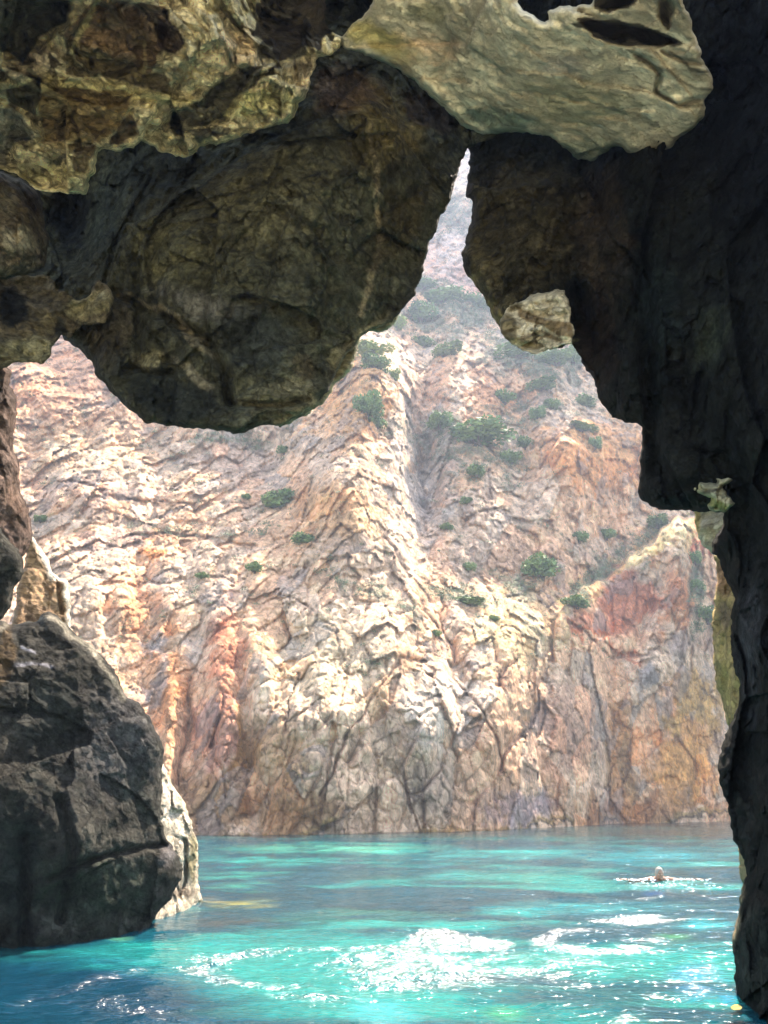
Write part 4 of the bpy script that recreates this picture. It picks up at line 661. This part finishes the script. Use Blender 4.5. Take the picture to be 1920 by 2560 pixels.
# low scrub nobody could count
rs = random.Random(77); rng = np.random.default_rng(5)
cand = np.where((vgn.reshape(-1) > 0.25) & (u > 0) & (u < 1850) & (v > 380) & (v < 1700) & (t > 60))[0]
pr = vg[cand] + 0.12; pick = rng.choice(cand, 3600, replace=False, p=pr / pr.sum())
rest = np.where((u > 0) & (u < 1850) & (v > 600) & (v < 1650) & (smooth_l > 0.9))[0]; pick = np.r_[pick, rng.choice(rest, 900, replace=False)]
SV = []; SF = []
for k in pick:
    p = XM[k]; s = p[1] / 2000.0 * rs.uniform(3.5, 10)
    for _ in range(16):
        d = Vector((rs.gauss(0, 0.6) * s, rs.gauss(0, 0.4) * s - 0.1, abs(rs.gauss(0.1, 0.45)) * s)); c_ = Vector(p) + d
        q = Vector((rs.gauss(0, 1), rs.gauss(0, 1), rs.gauss(0, 1))).normalized(); w_ = q.orthogonal().normalized(); l = s * 0.3; n0 = len(SV)
        SV += [c_ - q * l, c_ + w_ * l * 0.5, c_ + q * l, c_ - w_ * l * 0.5]; SF.append((n0, n0 + 1, n0 + 2, n0 + 3))
M_SCRUB = leaf_mat('scrub_leaf', (0.1, 0.15, 0.06), (0.2, 0.25, 0.11))
o = make_mesh('scrub', [tuple(p) for p in SV], SF, M_SCRUB, smooth=False); setp(o, 'low grey-green scrub scattered over the mountain side', 'scrub', None, 'stuff')

# ---------------------------------------------------------------- swimmer
def ellipsoid(V, Fc, c, r, n=12, m=8, rot=None):
    k = len(V); c = Vector(c)
    for j in range(m + 1):
        th = math.pi * j / m
        for i in range(n):
            ph = 2 * math.pi * i / n; p = Vector((r[0] * math.sin(th) * math.cos(ph), r[1] * math.sin(th) * math.sin(ph), r[2] * math.cos(th)))
            if rot: p = rot @ p
            V.append(c + p)
    for j in range(m):
        for i in range(n): Fc.append((k + j * n + i, k + (j + 1) * n + i, k + (j + 1) * n + (i + 1) % n, k + j * n + (i + 1) % n))
def limb(V, Fc, a, b, ra, rb, n=10, seg=4):
    a = Vector(a); b = Vector(b); d = (b - a).normalized(); x = d.orthogonal().normalized(); y = d.cross(x); k = len(V)
    for s in range(seg + 1):
        t1 = s / seg; r = ra + (rb - ra) * t1; c = a.lerp(b, t1)
        for i in range(n): ph = 2 * math.pi * i / n; V.append(c + x * r * math.cos(ph) + y * r * math.sin(ph))
    for s in range(seg):
        for i in range(n): Fc.append((k + s * n + i, k + s * n + (i + 1) % n, k + (s + 1) * n + (i + 1) % n, k + (s + 1) * n + i))
    Fc.append(tuple(k + i for i in reversed(range(n)))); Fc.append(tuple(k + seg * n + i for i in range(n)))
    ellipsoid(V, Fc, a, (ra,) * 3, 10, 6); ellipsoid(V, Fc, b, (rb,) * 3, 10, 6)
SWY = float(water_y(2203)); SWX = float(pt(1651, 2203, SWY)[0])
V = []; Fc = []
ellipsoid(V, Fc, (0, 0, 0.115), (0.076, 0.095, 0.112), 20, 14)           # skull
ellipsoid(V, Fc, (0, -0.028, 0.055), (0.058, 0.066, 0.07), 16, 10)       # jaw
ellipsoid(V, Fc, (0, -0.1, 0.088), (0.013, 0.02, 0.026))                 # nose
ellipsoid(V, Fc, (0, -0.086, 0.132), (0.05, 0.014, 0.011))               # brow
for sx in (-1, 1):
    ellipsoid(V, Fc, (sx * 0.078, 0.005, 0.1), (0.012, 0.02, 0.032)); ellipsoid(V, Fc, (sx * 0.036, -0.075, 0.082), (0.022, 0.018, 0.018))
ellipsoid(V, Fc, (0, -0.09, 0.048), (0.026, 0.012, 0.008)); ellipsoid(V, Fc, (0, -0.083, 0.014), (0.024, 0.018, 0.018))
limb(V, Fc, (0, 0.01, 0.04), (0, 0.045, -0.05), 0.056, 0.066)
limb(V, Fc, (-0.16, 0.06, -0.035), (0.16, 0.06, -0.035), 0.075, 0.075); ellipsoid(V, Fc, (0, 0.12, -0.12), (0.2, 0.16, 0.13), 16, 10)
limb(V, Fc, (0, 0.15, -0.16), (0, 0.62, -0.32), 0.155, 0.14, 14); ellipsoid(V, Fc, (0, 0.68, -0.34), (0.17, 0.15, 0.12), 14, 8)
for sx in (-1, 1):
    limb(V, Fc, (sx * 0.09, 0.7, -0.36), (sx * 0.2, 1.08, -0.5), 0.085, 0.055); limb(V, Fc, (sx * 0.2, 1.08, -0.5), (sx * 0.16, 1.48, -0.45), 0.052, 0.034); limb(V, Fc, (sx * 0.16, 1.48, -0.45), (sx * 0.19, 1.64, -0.47), 0.034, 0.022)
    sh_ = (sx * 0.17, 0.05, -0.005); el = (sx * 0.43, 0.03, -0.035); wr = (sx * 0.66, -0.05, -0.012); ellipsoid(V, Fc, (sx * 0.1, 0.05, 0.0), (0.1, 0.07, 0.05), 14, 8, Matrix.Rotation(sx * 0.35, 3, 'Y'))
    limb(V, Fc, sh_, el, 0.058, 0.041); limb(V, Fc, el, wr, 0.04, 0.027)
    ellipsoid(V, Fc, (sx * 0.735, -0.075, 0.012), (0.048, 0.04, 0.017), 12, 8)
    for i, ln in enumerate((0.062, 0.074, 0.07, 0.055)):
        fy = -0.105 + i * 0.021; a = (sx * 0.77, fy, 0.014); b1_ = (sx * (0.77 + ln * 0.6), fy - 0.002 + (i - 1.5) * 0.003, 0.012); c1_ = (sx * (0.77 + ln), fy + (i - 1.5) * 0.005, 0.0)
        limb(V, Fc, a, b1_, 0.0098, 0.0092, 8, 2); limb(V, Fc, b1_, c1_, 0.0092, 0.008, 8, 2)
    limb(V, Fc, (sx * 0.715, -0.11, 0.01), (sx * 0.755, -0.142, 0.004), 0.012, 0.0095, 8, 2)
SKIN = plain('wet_skin', (0.4, 0.2, 0.12), 0.28, 12, 0.12); HAIR = plain('wet_grey_hair', (0.34, 0.29, 0.23), 0.45, 60, 0.4)
person = make_mesh('person', [tuple(p) for p in V], Fc, SKIN)
rm = person.modifiers.new('remesh', 'REMESH'); rm.mode = 'VOXEL'; rm.voxel_size = 0.007; rm.use_smooth_shade = True
smd = person.modifiers.new('smooth', 'SMOOTH'); smd.iterations = 4; smd.factor = 0.5
person.location = (SWX, SWY, 0.03); setp(person, 'grey-haired person swimming towards the cave with both arms spread', 'person')
hv = []; hf = []
n, m_ = 28, 16
for j in range(m_ + 1):
    th = math.pi * 0.72 * j / m_
    for i in range(n):
        ph = 2 * math.pi * i / n; fr = max(0, -math.sin(ph)); lim = th * (1 - 0.6 * fr ** 2)
        rr = 1.0 + 0.03 * math.sin(i * 2.7 + j) + 0.02 * math.sin(i * 5.1 + 2 * j)
        hv.append((0.083 * rr * math.sin(lim) * math.cos(ph), 0.004 + 0.1 * rr * math.sin(lim) * math.sin(ph), 0.122 + 0.11 * rr * math.cos(lim)))
for j in range(m_):
    for i in range(n): hf.append((j * n + i, (j + 1) * n + i, (j + 1) * n + (i + 1) % n, j * n + (i + 1) % n))
hair = make_mesh('hair', hv, hf, HAIR, person, loc=None); hair.location = (0, 0, 0); sol = hair.modifiers.new('thick', 'SOLIDIFY'); sol.thickness = 0.008

# white water thrown up round the swimmer
fv = []; ff = []; rs = random.Random(4)
for k in range(130):
    sx = rs.choice((-1, 1)); q = rs.random()
    x = sx * rs.uniform(0.1, 0.95) if q < 0.7 else rs.gauss(-0.1, 0.35); y = rs.gauss(-0.05 - 0.1 * abs(x), 0.05) if q < 0.7 else rs.uniform(-1.3, -0.3)
    r = rs.uniform(0.006, 0.02); z = abs(rs.gauss(0, 0.018)) if q < 0.7 else 0.004
    ellipsoid(fv, ff, (x, y, z), (r * rs.uniform(1, 2.2), r * 1.3, r * 0.55), 7, 5)
FOAM = plain('foam', (0.8, 0.83, 0.83), 0.25, 30, 0.05)
o = make_mesh('splash', [tuple(p) for p in fv], ff, FOAM); o.location = (SWX, SWY, 0.02); setp(o, 'white splash and droplets round the swimmer', 'splash', None, 'stuff')

# ---------------------------------------------------------------- haze
hz = bpy.data.meshes.new('haze'); x0, x1, y0, y1, z0, z1 = -600, 600, -60, float(XM[:, 1].max()) + 3, float(XM[:, 2].min()) - 1, float(XM[:, 2].max()) + 2
hz.from_pydata([(x0, y0, z0), (x1, y0, z0), (x1, y1, z0), (x0, y1, z0), (x0, y0, z1), (x1, y0, z1), (x1, y1, z1), (x0, y1, z1)], [], [(0, 3, 2, 1), (4, 5, 6, 7), (0, 1, 5, 4), (1, 2, 6, 5), (2, 3, 7, 6), (3, 0, 4, 7)])
hm = bpy.data.materials.new('haze'); hm.use_nodes = True; tn = hm.node_tree; tn.nodes.clear(); ho = tn.nodes.new('ShaderNodeOutputMaterial'); pv = tn.nodes.new('ShaderNodeVolumePrincipled')
pv.inputs['Color'].default_value = (0.62, 0.78, 1.0, 1); pv.inputs['Density'].default_value = 0.0010; pv.inputs['Anisotropy'].default_value = 0.3
tn.links.new(pv.outputs[0], ho.inputs['Volume']); hz.materials.append(hm); ho_ = bpy.data.objects.new('haze', hz); SC.collection.objects.link(ho_); setp(ho_, 'thin bluish sea haze filling the cove', 'haze', None, 'stuff')
print('extent mtn', XM.min(0), XM.max(0))
